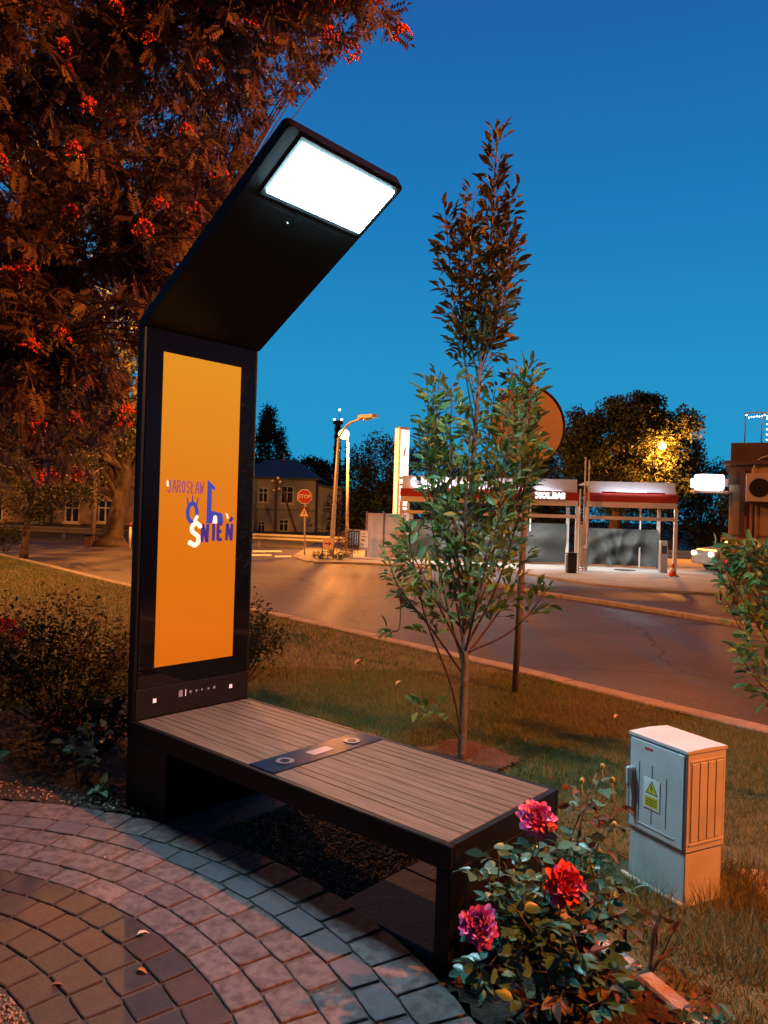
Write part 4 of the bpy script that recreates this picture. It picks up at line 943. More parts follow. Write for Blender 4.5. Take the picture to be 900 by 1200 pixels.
# stepping slab at right, half sunk
p = G(888, 1040); mb = MB(); mb.box(p.x-.02, p.x+.5, p.y-.22, p.y+.16, -.03, .008, bev=.006); o = mb.build('stepping_slab', M['edging_stone']); tag(o, 'half sunken slab in the lawn at the right edge by the utility cabinet', 'slab')

# ------------------------------------------------------------------ round sign seen from behind
mat('sign_back', (.165, .155, .155), .6, .0, c2=(.12, .11, .11), bump=.1, bscale=20, scale=3); mat('post_metal', (.22, .20, .19), .6, .3, c2=(.16, .14, .13), scale=9)
b0 = G(603, 812); sgn = empty('round_sign', b0, 0, 'round traffic sign seen from behind on a leaning post on the lawn', 'traffic sign')
c3 = D(621, 498, b0.y-.0)-b0; top = D(634, 455, b0.y)-b0; tip_ = c3+(top-c3)*1.1; 
MB().tube([(0, 0, -.05), tuple(c3*.5), tuple(c3), tuple(Vector((c3.x+.02, c3.y, c3.z+.36)))], .03, 12).build('post', M['post_metal'], sgn)
nv = Vector((.22, -.97, 0)).normalized(); T = basis(c3+Vector((0, 0, 0))-nv*.05, nv.cross(Vector((0, 0, 1))), (0, 0, 1), -nv) 
T.translation = c3-nv*.045
mb = MB(); mb.prism([(.36*cos(TP*k/48), .36*sin(TP*k/48)) for k in range(48)], .004, T); dsk = mb.build('sign_disc', M['sign_back'], sgn)
mb = MB(); mb.tube([T @ Vector((.36*cos(TP*k/48), .36*sin(TP*k/48), -.004)) for k in range(49)], .009, 6, caps=False); mb.build('rim', M['black_matt'], sgn)
mb = MB()
for dz in (-.17, .17): mb.box(-.13, .13, dz-.02, dz+.02, -.012, -.001, T=T)
mb.build('bracket', M['post_metal'], sgn)
mb = MB(); mb.box(.105, .15, -.27, -.19, -.003, -.001, T=T); mb.build('sticker', M['sign_white'], dsk)

# ------------------------------------------------------------------ street lamps
mat('lamp_grey', (.42, .40, .38), .5, .3); mat('sodium_bulb', (.9, .6, .3), .4, emit=(1.0, .48, .14), es=16); mat('lamp_glass_off', (.3, .3, .3), .2)
def street_lamp(base, head, label, lit, power=0, arm_from=None, pole_r=.07, group='street lamps', bulb=.16, pm='lamp_grey', aim=None):
    b = Vector((base[0], base[1], ROADZ)); hd = Vector(head)-b; root = empty('street_lamp', b, 0, label, 'street lamp', group)
    top = Vector(arm_from)-b if arm_from else Vector((0, 0, hd.z-.25))
    MB().tube([(0, 0, -.02), tuple(top*.5), tuple(top)], [pole_r*1.35, pole_r, pole_r*.75], 10).build('pole', M[pm], root)
    dr = Vector((hd.x-top.x, hd.y-top.y, 0)); dl = dr.length; dr = dr.normalized() if dl > .01 else Vector((0, -1, 0))
    if dl > .15: MB().tube(spline([top, top+dr*dl*.35+Vector((0, 0, (hd.z-top.z)*.75)), hd-dr*.15], 8), pole_r*.55, 8).build('arm', M['lamp_grey'], root)
    T = basis(hd, dr, Vector((0, 0, 1)).cross(dr), (0, 0, 1)); h_ = MB()
    hs_ = .45 if lit and bulb > .2 else 1.0; T = T @ Matrix.Diagonal((hs_, hs_, hs_, 1)); bulb = bulb/hs_
    h_.prism([(-.35, -.1), (.35, -.14), (.45, -.06), (.45, .06), (.35, .14), (-.35, .1)], .12, T); ho = h_.build('lamp_head', M['lamp_grey'], root)
    g_ = MB(); g_.sphere((0, 0, -.06 if lit else 0), bulb, 14, 8, sc=(1, 1, .95) if lit else (1.2, .75, .55)); g_.v = [tuple(T @ Vector(v)) for v in g_.v]  # lit glass is a round ball, shaped to read as glow
    g_.build('lamp_glass', M['sodium_bulb'] if lit else M['lamp_glass_off'], ho)
    if lit and power:
        lo = point_light('lamp_light', hd+Vector((0, -.6, -.5)), SODIUM if b.x > 5 and b.y < 12 else SODIUM_FAR, power, .12, root)
        if aim:                                   # light only within a cone, shaped to spare the wash bays
            sl = bpy.data.lights.new('lamp_light', 'SPOT'); sl.color = SODIUM; sl.energy = power; sl.shadow_soft_size = .12; sl.spot_size = radians(aim[3]); sl.spot_blend = .4
            lo2 = bpy.data.objects.new('lamp_light', sl); COL.objects.link(lo2); lo2.location = lo.location; lo2.parent = root
            lo2.rotation_euler = Vector(aim[:3]).to_track_quat('-Z', 'Y').to_euler(); bpy.data.objects.remove(lo)
    return root
street_lamp(G(388, 650), D(430, 490, 27.0), 'unlit street lamp with curved arm beside the arrow board', False, arm_from=D(397, 513, 27.8), pole_r=.075)
street_lamp((-1.5, 31, 0), D(403, 508, 31), 'lit orange street lamp on a slim pole right of the unlit one', True, 3200, pole_r=.06, arm_from=D(408, 516, 31), bulb=.22)
street_lamp((-11.7, 29.9, 0), D(163, 319, 27), 'tall street lamp shining through the rowan leaves on the left', True, 11000, arm_from=D(124, 330, 29.9), bulb=.14)
street_lamp((D(777, 600, 33.4).x, 33.4, 0), D(776, 521, 33.0), 'lit street lamp glowing inside the round tree behind the wash bay', True, 2400, bulb=.17, pole_r=.04, pm='black_matt')
street_lamp((8.9, 1.7, 0), (7.3, 1.6, 8.0), 'street lamp outside the frame on the right that lights lawn and cabinet', True, 8600, aim=(-.8, .25, -.6, 128))
street_lamp((12.2, 8.2, 0), (11.0, 8.6, 7.4), 'added unseen lamp outside the frame on the right that lights the kiosk', True, 1500, aim=(-.25, .8, -.55, 90))  # added unseen lamp, brightens the kiosk wall
street_lamp((-13.0, 12.5, 0), (-11.5, 13.6, 8.0), 'street lamp outside the frame on the left kerb behind the rowan', True, 6500)

# ------------------------------------------------------------------ signs on the island
mat('sign_red', (.42, .03, .025), .5); mat('sign_dark', (.10, .03, .03), .5); mat('arrow_board', (.75, .60, .42), .6); mat('white_paint', (.72, .70, .66), .5)
b0 = G(357, 652, ROADZ); sg = empty('stop_sign', b0, 0, 'red octagonal stop sign above a small warning plate at the crossing', 'traffic sign')
s3 = D(357, 582, b0.y)-b0; w3 = D(356.5, 600, b0.y)-b0
MB().tube([(0, 0, -.02), (s3.x, .03, s3.z+.1)], .03, 8).build('post', M['lamp_grey'], sg)
def oct_(r): return [(r*cos(TP*(k+.5)/8), r*sin(TP*(k+.5)/8)) for k in range(8)]
T = basis(s3+Vector((0, -.03, 0)), (1, 0, 0), (0, 0, 1), (0, -1, 0))
so = MB().prism(oct_(.285), .01, T).build('sign_rim', M['white_paint'], sg); MB().prism(oct_(.255), .013, T).build('sign_face', M['sign_red'], so)
text_mesh('lettering', 'STOP', .19, M['white_paint'], so, T @ Matrix.Translation((0, 0, .016)), .002, bold=.004)
T = basis(w3+Vector((0, -.03, 0)), (1, 0, 0), (0, 0, 1), (0, -1, 0))
po = MB().box(-.18, .18, -.19, .19, 0, .01, T=T).build('warning_plate', M['sign_dark'], sg)
MB().prism([(-.17, -.16), (.17, -.16), (0, .16)], .004, T @ Matrix.Translation((0, 0, .0105))).build('triangle', M['arrow_board'], po)
MB().box(-.016, .016, -.09, .06, .015, .018, T=T).build('symbol', M['ink'], po)
b0 = G(384, 657, ROADZ); ab = empty('arrow_board', b0, 0, 'small pale board with a red arrow pointing right on a dark stand', 'sign')
T = basis(D(384.5, 637, b0.y)-b0, (1, 0, -.03), (0, 0, 1), (0, -1, 0))
bo = MB().box(-.18, .18, -.19, .19, 0, .02, T=T).build('board', M['arrow_board'], ab)
MB().prism([(-.12, -.025), (.02, -.025), (.02, -.08), (.12, 0), (.02, .08), (.02, .025), (-.12, .025)], .004, T @ Matrix.Translation((0, 0, .021))).build('arrow', M['sign_red'], bo)
mb = MB()
for x in (-.19, 0, .19): mb.box(x-.012, x+.012, -.01, .012, 0, .5)
for z in (.05, .17, .29, .38): mb.box(-.19, .19, -.008, .014, z, z+.02)
mb.build('stand', M['black_matt'], ab)
b0 = G(420, 655, ROADZ); bb = empty('billboard', b0, 0, 'framed notice board with dark striped panel and white sheet before the white fence', 'notice board')
T = basis(D(420, 632.5, b0.y)-b0, (1, 0, -.03), (.03, 0, 1), (0, -1, 0)); mat('board_dark', (.02, .03, .04), .4); mat('stripe_blue', (.25, .45, .5), .5, emit=(.2, .4, .45), es=.15); mat('paper_lit', (.75, .72, .68), .6)
fr = MB().box(-.40, .40, -.36, .36, 0, .04, T=T).build('frame', M['lamp_grey'], bb)
MB().box(-.36, .03, -.32, .32, .041, .046, T=T).build('dark_panel', M['board_dark'], fr); MB().box(.06, .35, -.26, .32, .041, .048, T=T).build('white_sheet', M['paper_lit'], fr)
mb = MB()
for x in (-.29, -.20, -.11, -.03): mb.box(x-.025, x+.02, -.20, .27, .047, .05, T=T); mb.box(x-.02, x+.02, -.27, -.25, .047, .05, T=T)
mb.build('stripes', M['stripe_blue'], fr)
mb = MB()
for y in (.22, .12, .02, -.02): mb.box(.10, .10+R.uniform(.1, .2), y-.012, y+.012, .049, .051, T=T)
mb.box(.13, .17, -.2, -.13, .049, .051, T=T); mb.build('print_lines', M['ink'], fr)
mb = MB(); zf = T.translation.z
for x in (-.22, .24): mb.box(x-.015, x+.015, -.01, .02, 0, zf-.34)
mb.build('legs', M['lamp_grey'], bb)
# white fence panels
mat('fence_white', (.62, .58, .56), .6, c2=(.52, .49, .47), scale=2)
b0 = Vector((-.62, 27.3, ROADZ)); wf = empty('site_fence', b0, .12, 'tall white panel fence between the notice board and the price totem', 'fence')
ht = 1.66
for k in range(2):
    MB().box(k*.64+.03, k*.64+.62, -.02, .02, .05, ht, bev=.004).build('panel', M['fence_white'], wf)
mb = MB().box(1.31, 1.72, -.02, .02, .05, ht, bev=.004).build('panel', M['fence_white'], wf)
for k in range(3): MB().box(k*.64-.03, k*.64+.03, -.045, .045, 0, ht+.06).build('fence_post', M['post_metal'], wf)
# price totem
mat('totem_side', (.8, .75, .55), .5, emit=(1.0, .78, .36), es=1.1); mat('totem_face', (.85, .85, .9), .4, emit=(.95, .93, 1.0), es=1.1)
mat('totem_frame', (.38, .37, .36), .4, .4); mat('totem_grey', (.2, .22, .22), .5); mat('logo_violet', (.3, .1, .4), .5); mat('price_dark', (.25, .2, .25), .5, emit=(.3, .25, .3), es=.2); mat('fascia_red', (.36, .018, .018), .5)
TY = 35.0; pa = D(466.5, 500, TY); yaw_t = .62; b0 = Vector((D(465, 650, TY).x, TY, ROADZ))
tt = empty('price_totem', b0, yaw_t, 'tall lit fuel price totem with a glowing yellow side and white face', 'sign'); H0, H1 = 1.05, D(468, 500, TY).z+.06
MB().box(-.05, .56, -.0, .40, 0, H1, bev=.02).build('frame', M['totem_frame'], tt)
MB().box(-.055, -.05, .06, .34, H0, H1-.08).build('lit_side', M['totem_side'], tt)
TF = basis((0, -.0, 0), (1, 0, 0), (0, 0, 1), (0, -1, 0)); f_ = MB().box(.03, .53, H0, H1-.12, 0, .012, T=TF).build('lit_face', M['totem_face'], tt)
mb = MB()
for z in (H0+.42, H0+.95, H0+1.25): mb.box(.03, .53, z, z+.05, .012, .016, T=TF)
for z in (H0+1.95, H0+2.27): mb.box(.03, .53, z, z+.10, .012, .016, T=TF)
mb.build('divider_band', M['totem_grey'], f_)
MB().prism([(.22, H1-1.5), (.30, H1-1.25), (.34, H1-.9), (.26, H1-1.0), (.20, H1-1.3)], .004, TF @ Matrix.Translation((0, 0, .012))).build('emblem', M['logo_violet'], f_)
for z, s in ((H0+.2, '6.35'), (H0+.70, '6.59'), (H0+1.62, '6.76')):
    text_mesh('price_digits', s, .26, M['price_dark'], f_, TF @ Matrix.Translation((.28, z, .015)), .002, bold=.006)

# ------------------------------------------------------------------ wash bays
mat('roof_metal', (.55, .62, .74), .45, .2, c2=(.48, .55, .68), scale=2); mat('white_steel', (.66, .65, .62), .5); mat('tarp', (.06, .07, .07), .75, c2=(.045, .052, .052), scale=2.5, bump=.3, bscale=6)
mat('tube_light', (.95, .95, 1), .4, emit=(.95, .95, 1.0), es=6); mat('letters_lit', (.95, .95, .95), .4, emit=(1, .98, .98), es=2.2); mat('bay_white', (.7, .68, .68), .5)
mat('bin_black', (.015, .015, .017), .5); mat('machine_white', (.62, .62, .60), .5); mat('cone_orange', (.6, .12, .02), .6)
def wash_bay(name, label, xa, xb, ya, yb, zt, zb_, zf, tarp_top, seed, depth=2.6, left_open=False):
    """front runs from (xa,ya) to (xb,yb); zt roof top, zf fascia top, zb_ fascia bottom"""
    rng = np.random.default_rng(seed); a = Vector((xa, ya, 0)); b = Vector((xb, yb, 0)); L = (b-a).length; yaw = math.atan2(yb-ya, xb-xa); root = empty(name, a, yaw, label, 'car wash', None)
    MB().box(-.04, L+.04, .0, .12, zb_, zf, bev=.006).build('red_fascia', M['fascia_red'], root)
    mb = MB(); nseg = max(1, int(L/1.5)); 
    for i in range(nseg):
        x0 = i*L/nseg+.01; x1 = (i+1)*L/nseg-.01
        mb.add([(x0, .06, zf+.002), (x1, .06, zf+.002), (x1, .26, zt), (x0, .26, zt), (x0, .08, zf-.02), (x1, .08, zf-.02), (x1, .28, zt-.03), (x0, .28, zt-.03)], [(0, 1, 2, 3), (7, 6, 5, 4), (0, 3, 7, 4), (1, 5, 6, 2)])
    mb.box(0, L, .285, depth, zt-.05, zt-.01); mb.build('roof', M['roof_metal'], root)
    MB().box(-.02, L+.02, .02, .1, zb_-.17, zb_-.003).build('white_band', M['bay_white'], root)
    MB().box(0, L, .02, .08, zb_-.56, zb_-.45).build('cross_bar', M['white_steel'], root)
    n_ = 4
    for x in (0, L):
        for y in (.04, depth-.1): MB().box(x-.05, x+.05, y-.05, y+.05, ROADZ, zb_-.17).build('post', M['white_steel'], root)
    # hanging tarpaulin with folds at the back
    nx, nz = 90, 22; vs = []; 
    for j in range(nz):
        for i in range(nx):
            s = i/(nx-1); t = j/(nz-1); sag = (2*s-1)**2; z = .06+(tarp_top-.06)*(1-t); fold = .13*sin(26*(abs(s-.5)**.8)+5*t*(1-sag)+seed)*(.35+t)+.07*sin(9*s+14*t*(1-.6*sag))
            vs.append((.04+s*(L-.08), depth-.25+fold, z))
    MB().add(vs, [(j*nx+i, (j+1)*nx+i, (j+1)*nx+i+1, j*nx+i+1) for j in range(nz-1) for i in range(nx-1)], 0, True).build('tarpaulin', M['tarp'], root)
    MB().box(L*.77-.025, L*.77+.025, depth-.2, depth-.15, 0, zb_-.1).build('post', M['white_steel'], root)
    for i in range(nseg):
        x0 = (i+.5)*L/nseg; MB().box(x0-.45, x0+.45, .035, .055, zf+.005, zf+.045).build('light_tube', M['tube_light'], root)
    area_light('bay_light', (L/2, depth*.5, zb_-.2), (0, -.15, -1), (1.0, .97, .92), 105*L/2.8, L*.8, .3, root)
    area_light('fascia_light', (L/2, -.22, zf+.045), (0, .6, .42), (1.0, .98, .96), 12*L/2.8, L*.7, .05, root)
    MB().box(L*.15, L*.85, -.25, -.19, zf-.02, zf+.03).build('added_light_bar', M['fascia_red'], root)  # added bar, put in to house the fascia light
    return root
zR = lambda y, Y: D(735, y, Y).z
bay = wash_bay('wash_bay', 'open car wash bay with red fascia and sagging grey tarpaulin on the right', 6.40, 9.05, 23.4, 23.0, zR(565, 23.2)+.02, zR(588.5, 23.2), zR(578, 23.2), zR(620, 25.6), 2)
zL = lambda y, Y: D(600, y, Y).z
bay2 = wash_bay('wash_bay', 'long car wash bay half hidden by the young tree with lit lettering above its fascia', .55, 6.12, 24.2, 23.5, zL(562, 24)+.05, zL(585, 24), zL(575.5, 24), zL(612, 26.2), 5)
Lb = 5.61; zf2 = zL(575.5, 24)
T = basis((0, 0, 0), (1, 0, 0), (0, 0, 1), (0, -1, 0))
text_mesh('lettering', 'Quick', .46, M['letters_lit'], bay2, T @ Matrix.Translation((.98, zf2+.20, -.03)), .02, bold=.012, sx=1.25)
MB().prism([((.16 if k % 2 == 0 else .07)*cos(TP*k/10+pi/2), (.16 if k % 2 == 0 else .07)*sin(TP*k/10+pi/2)) for k in range(10)], .03, T @ Matrix.Translation((2.02, zf2+.2, -.03))).build('star', M['letters_lit'], bay2)
sb = MB().box(4.25, 5.25, zL(586, 24), zL(574, 24), .002, .03, T=T).build('lit_sign', M['totem_frame'], bay2)
text_mesh('lettering', 'MOL.BAS', .24, M['letters_lit'], sb, T @ Matrix.Translation((4.75, zL(580.2, 24), .034)), .01, bold=.016, sx=.95)
# vacuum station between the bays
b0 = G(680, 670); vp = empty('vacuum_station', (6.22, 23.1, -.005), 0, 'white frame stand with panels and tall mast between the two wash bays', 'vacuum station')
mb = MB()
for x in (-.13, .0, .13): mb.box(x-.02, x+.02, -.02, .02, 0, 2.55)
for z in (.06, .75, 1.1, 1.5): mb.box(-.13, .13, -.018, .018, z, z+.03)
mb.build('frame', M['white_steel'], vp); MB().box(-.10, .10, -.06, -.025, .12, .72, bev=.005).build('panel', M['machine_white'], vp); MB().box(-.10, .08, -.06, -.025, .80, 1.45, bev=.005).build('panel', M['machine_white'], vp)
MB().box(.0, .035, .03, .06, 2.2, 3.55).build('mast', M['white_steel'], vp); MB().box(.12, .15, .03, .06, 2.2, 3.45).build('mast', M['white_steel'], vp)
mb = MB(); mb.box(-.14, .14, -.13, .13, 0, .55, bev=.02); mb.box(-.15, .15, -.14, .14, .553, .60, bev=.012); p = G(669, 671)
bn = MB().box(-.14, .14, -.13, .13, 0, .55, bev=.02).build('body', M['bin_black']); tb = empty('litter_bin', (p.x, p.y, -.005), 0, 'black litter bin standing by the wash bay post', 'bin'); bn.parent = tb
MB().box(-.15, .15, -.14, .14, .552, .60, bev=.012).build('lid', M['bin_black'], tb)
p = G(784, 672); MB()
vm = empty('coin_machine', (p.x-.05, p.y+.4, -.005), 0, 'narrow grey machine cabinet at the right post of the wash bay', 'machine'); MB().box(-.11, .11, -.1, .1, 0, 1.0, bev=.01).build('housing', M['totem_frame'], vm); MB().box(-.08, .08, -.104, -.1, .6, .85).build('screen', M['board_dark'], vm)
p = G(788, 675); cn = empty('traffic_cone', (p.x, p.y, -.005), 0, 'small orange and white traffic cone at the wash bay corner', 'traffic cone')
MB().box(-.15, .15, -.15, .15, 0, .03, bev=.006).build('base', M['cone_orange'], cn); MB().tube([(0, 0, .03), (0, 0, .15)], [.11, .085], 14).build('cone', M['cone_orange'], cn); MB().tube([(0, 0, .15), (0, 0, .25)], [.085, .06], 14).build('white_band', M['white_paint'], cn); MB().tube([(0, 0, .25), (0, 0, .38)], [.06, .025], 14).build('tip', M['cone_orange'], cn)

# ------------------------------------------------------------------ right-hand building
mat('render_orange', (.42, .30, .20), .8, c2=(.34, .25, .17), scale=1.6, bump=.2, bscale=30); mat('brown_cladding', (.07, .045, .035), .6, c2=(.10, .06, .045), scale=2); mat('sheet_roof', (.09, .07, .06), .5)
mat('ac_white', (.5, .46, .42), .5); mat('fairy_light', (1, .9, .7), .4, emit=(1, .82, .55), es=14); mat('lightbox', (.9, .9, .9), .4, emit=(1.0, .99, .93), es=3.2); mat('red_frame', (.35, .16, .12), .6); mat('crate_red', (.45, .04, .03), .6)
BY = 16.0; q0 = G(852, 699); bx = D(853, 640, BY).x; zt_ = D(858, 519, BY).z; zc = D(858, 545, BY).z
bd = empty('kiosk_building', (bx, BY, ROADZ), -.46, 'brown parapet building with orange lit wall at the right edge', 'building'); 
MB().box(0, 7, 0, 6, 0, zc-ROADZ, bev=.01).build('wall', M['render_orange'], bd)
MB().box(-.12, 7.1, -.12, 6.1, zc-ROADZ+.003, zc-ROADZ+.09, bev=.01).build('cornice', M['brown_cladding'], bd)
MB().box(.0, 7, 0, 6, zc-ROADZ+.093, zt_-ROADZ, bev=.01).build('parapet', M['brown_cladding'], bd)
MB().box(-.006, .40, -.02, -.001, zc-ROADZ-.42, zc-ROADZ+.0, bev=.002).build('corner_cladding', M['brown_cladding'], bd)
mb = MB().box(.20, .30, -.09, -.01, .3, zc-ROADZ-.1); mb.build('downpipe', M['brown_cladding'], bd)
for x in (.42, .52): MB().tube([(x, -.04, .4), (x, -.04, zc-ROADZ-.3)], .016, 6).build('cable', M['red_frame'], bd)
MB().tube([(.0, -.03, 1.42), (1.6, -.03, 1.40)], .008, 5).build('cable', M['ink'], bd)
MB().tube(spline([(.45, -.06, zc-ROADZ-.5), (.44, -.06, zc-ROADZ-.1), (.60, -.08, zc-ROADZ+.15), (1.0, -.08, zc-ROADZ+.2)], 10), .014, 6).build('conduit', M['ac_white'], bd)
z_a = D(886, 589, BY).z-ROADZ; z_b = D(886, 557, BY).z-ROADZ; xa_ = D(872, 575, BY).x-bx
ac = MB().box(xa_, xa_+.78, -.34, -.03, z_a, z_b, bev=.012).build('air_conditioner', M['ac_white'], bd); zc_ = (z_a+z_b)/2
T = basis((xa_+.26, -.341, zc_), (1, 0, 0), (0, 0, 1), (0, -1, 0)); MB().prism([(.2*cos(TP*k/28), .2*sin(TP*k/28)) for k in range(28)], .004, T).build('fan_opening', M['black_matt'], ac)
mb = MB()
for k in range(4): mb.tube([T @ Vector(((.05+.045*k)*cos(TP*i/24), (.05+.045*k)*sin(TP*i/24), .008)) for i in range(25)], .003, 4, caps=False)
mb.build('grille', M['post_metal'], ac)
# wall opening lower right and counter ledge
MB().box(1.0, 2.2, -.03, -.002, .75, 1.1, bev=.005).build('panel', M['render_orange'], bd)
rl = empty('roof_railing', (bx, BY, zt_), -.46, 'thin metal roof railing hung with bright fairy lights on the kiosk roof', 'railing'); hr = D(872, 484, BY).z-zt_; x0 = D(871.5, 500, BY).x-bx
mb = MB()
for x in (x0, x0+.32, x0+1.4, x0+2.5): MB().tube([(x, .1, 0), (x, .1, hr)], .014, 6).build('post', M['post_metal'], rl)
MB().tube([(x0, .1, hr), (x0+2.5, .1, hr)], .014, 6).build('rail', M['post_metal'], rl); mb = MB()
for k in range(46):
    x = x0+.02+k*.05; mb.sphere((x, .08, hr-.03-.06*abs(sin(k*.9))-R.uniform(0, .04)), .012, 6, 4)
for k in range(5): mb.sphere((x0+.42, .06, hr-.15-k*.11), .012, 6, 4)
mb.build('fairy_lights', M['fairy_light'], rl)
# projecting lightbox sign
lbx = D(813, 566, BY-.5); lbx2 = D(853, 566, BY); c = (lbx+lbx2)/2
ls = empty('lightbox_sign', (bx, BY+.1, c.z), .15, 'glowing white lightbox sign projecting left from the kiosk building', 'sign')
MB().box(-.74, -.20, -.22, .1, -.14, .19, bev=.03).build('light_box', M['lightbox'], ls); MB().box(-.84, -.745, -.16, .06, -.1, .1, bev=.02).build('light_box', M['lightbox'], ls)
MB().box(-.195, 0, -.05, .02, -.05, .12, bev=.01).build('bracket', M['fence_white'], ls); MB().box(-.84, 0, -.14, .06, -.21, -.15, bev=.01).build('base_rail', M['fence_white'], ls)
# rack
p0 = D(855, 630, BY-.7); rk = empty('display_rack', (D(853, 640, BY-.7).x, BY-.7, ROADZ), 0, 'red framed shelf rack standing against the kiosk wall', 'shelf'); rz = p0.z-ROADZ
mb = MB()
for x in (.0, .27, .60): mb.box(x, x+.04, 0, .04, 0, rz); mb.box(x, x+.04, .3, .34, 0, rz)
for k in range(5): mb.box(0, .64, .002, .338, .2+k*(rz-.24)/4, .235+k*(rz-.24)/4)
mb.build('frame', M['red_frame'], rk)
for k, (x, mt_) in enumerate(((.05, 'crate_red'), (.32, 'brown_cladding'), (.34, 'post_metal'))): tag(MB().box(x, x+.2, .05, .3, .236+(2-k)*(rz-.24)/4, .236+(2-k)*(rz-.24)/4+.14, bev=.01).build('crate', M[mt_], None, rk.location), ('red crate on the shelf rack by the kiosk', 'brown box on the middle shelf of the rack', 'grey box low on the shelf rack')[k], 'crate')

# ------------------------------------------------------------------ guard rails and posts
mat('rail_metal', (.24, .23, .22), .6)
def guard_rail(a, b, z0, label, step=2.2, h=.28):
    a = Vector(a); b = Vector(b); L = (b-a).length; yw = math.atan2(b.y-a.y, b.x-a.x); r = empty('guard_rail', (a.x, a.y, ROADZ), yw, label, 'guard rail', None)
    pr = [(0, 0), (.03, .05), (.0, .12), (.03, .20), (0, h), (-.015, h), (.012, .20), (-.018, .12), (.012, .05), (-.015, 0)]
    T = basis((0, 0, z0), (0, -1, 0), (0, 0, 1), (1, 0, 0)); T = basis((0, 0, z0), (0, -1, 0), (0, 0, 1), (-1, 0, 0)); T.translation = Vector((L, 0, z0))
    MB().prism(pr, L, T).build('beam', M['rail_metal'], r); x = .3
    while x < L: MB().box(x-.04, x+.04, .02, .10, -.02, z0+.22).build('post', M['rail_metal'], r); x += step
guard_rail(G(296, 641, ROADZ), G(404, 646, ROADZ), .33, 'pale guard rail in front of the grey house beside the lamp bench')
guard_rail((-19.5, 36.0, 0), (-9.6, 33.2, 0), .30, 'guard rail along the far left road before the long building')
guard_rail((9.9, 27.5, 0), (13.6, 26.6, 0), .35, 'guard rail behind the wash bay on the right beside the parked car')
mat('post_red', (.4, .05, .04), .6)
def marker(px, label, h=1.0):
    p = G(*px, ROADZ); r = empty('marker_post', (p.x, p.y, ROADZ), 0, label, 'post'); MB().tube([(0, 0, -.02), (0, 0, h)], .045, 8).build('post', M['white_paint'], r); MB().tube([(0, 0, h+.001), (0, 0, h+.15)], .046, 8).build('cap', M['post_red'], r)
marker((152, 643), 'white marker post with red cap right of the large tree trunk', .85)
p = G(104, 640, ROADZ); r_b = empty('litter_bin', (p.x, p.y, ROADZ), 0, 'dark red litter bin at the foot of the large left tree', 'bin'); MB().box(-.16, .16, -.16, .16, 0, .42, bev=.03).build('body', M['brown_cladding'], r_b); MB().box(-.18, .18, -.18, .18, .423, .47, bev=.015).build('lid', M['black_matt'], r_b)

# ------------------------------------------------------------------ background buildings
mat('plaster_grey', (.42, .44, .46), .85, c2=(.34, .36, .38), scale=.8, bump=.2, bscale=8); mat('plaster_teal', (.20, .32, .34), .8); mat('slate_roof', (.05, .06, .08), .6, c2=(.07, .08, .10), scale=2)
mat('win_frame', (.6, .6, .58), .5); mat('win_glass', (.02, .025, .035), .1, spec=.6); mat('plaster_pink', (.36, .27, .22), .85, c2=(.28, .21, .17), scale=.9, bump=.2, bscale=8); mat('dark_trim', (.06, .05, .05), .7)
def window(parent, T, w_, h_, bars=1, surround=True):
    f = MB(); t = .07
    for (a, b, c, d) in ((-w_/2, w_/2, -h_/2, -h_/2+t), (-w_/2, w_/2, h_/2-t, h_/2), (-w_/2, -w_/2+t, -h_/2+t, h_/2-t), (w_/2-t, w_/2, -h_/2+t, h_/2-t)): f.box(a, b, c, d, 0, .06, T=T)
    for k in range(bars): f.box(-.035+(k-(bars-1)/2)*w_/(bars+1), .035+(k-(bars-1)/2)*w_/(bars+1), -h_/2+t, h_/2-t, .002, .055, T=T)
    f.box(-w_/2+t, w_/2-t, h_*.12, h_*.12+.06, .004, .05, T=T)
    fo = f.build('window', M['win_frame'], parent); MB().box(-w_/2+t, w_/2-t, -h_/2+t, h_/2-t, -.02, .02, T=T).build('pane', M['win_glass'], fo)
    if surround: MB().box(-w_/2-.1, w_/2+.1, -h_/2-.1, -h_/2-.005, 0, .12, T=T).build('sill', M['win_frame'], fo)
HY = 58.0; gx = lambda x, Y=HY: D(x, 600, Y).x; gz = lambda y, x=340, Y=HY: D(x, y, Y).z
xl, xr_ = gx(268), gx(369); ze = gz(560); zr_ = gz(543); hs = empty('grey_house', (xl, HY, ROADZ), 0, 'two-storey grey house with dark hipped roof behind the stop sign', 'house'); Wd = xr_-xl; Dp = 9
MB().box(0, Wd, 0, Dp, 0, ze-ROADZ).build('wall', M['plaster_grey'], hs); e_ = .4; z_e = ze-ROADZ; z_r = zr_-ROADZ+.6
MB().add([(-e_, -e_, z_e), (Wd+e_, -e_, z_e), (Wd+e_, Dp+e_, z_e), (-e_, Dp+e_, z_e), (2.5, Dp/2, z_r), (Wd-2.2, Dp/2, z_r), (-e_, -e_, z_e-.12), (Wd+e_, -e_, z_e-.12), (Wd+e_, Dp+e_, z_e-.12), (-e_, Dp+e_, z_e-.12)],
         [(0, 1, 5, 4), (1, 2, 5), (2, 3, 4, 5), (3, 0, 4), (6, 7, 1, 0), (7, 8, 2, 1), (8, 9, 3, 2), (9, 6, 0, 3), (9, 8, 7, 6)]).build('roof', M['slate_roof'], hs)
for (px, py, w_, h_) in ((308, 581, .75, 1.15), (336, 580, 1.0, 1.35), (307, 618, .6, .85), (333, 616, .75, .95)):
    T = basis((gx(px)-xl, -.001, gz(py)-ROADZ), (1, 0, 0), (0, 0, 1), (0, -1, 0)); window(hs, T, w_, h_)
MB().box(-.01, Wd+.01, -.06, -.001, gz(599)-ROADZ, gz(596.5)-ROADZ).build('string_course', M['plaster_teal'], hs)
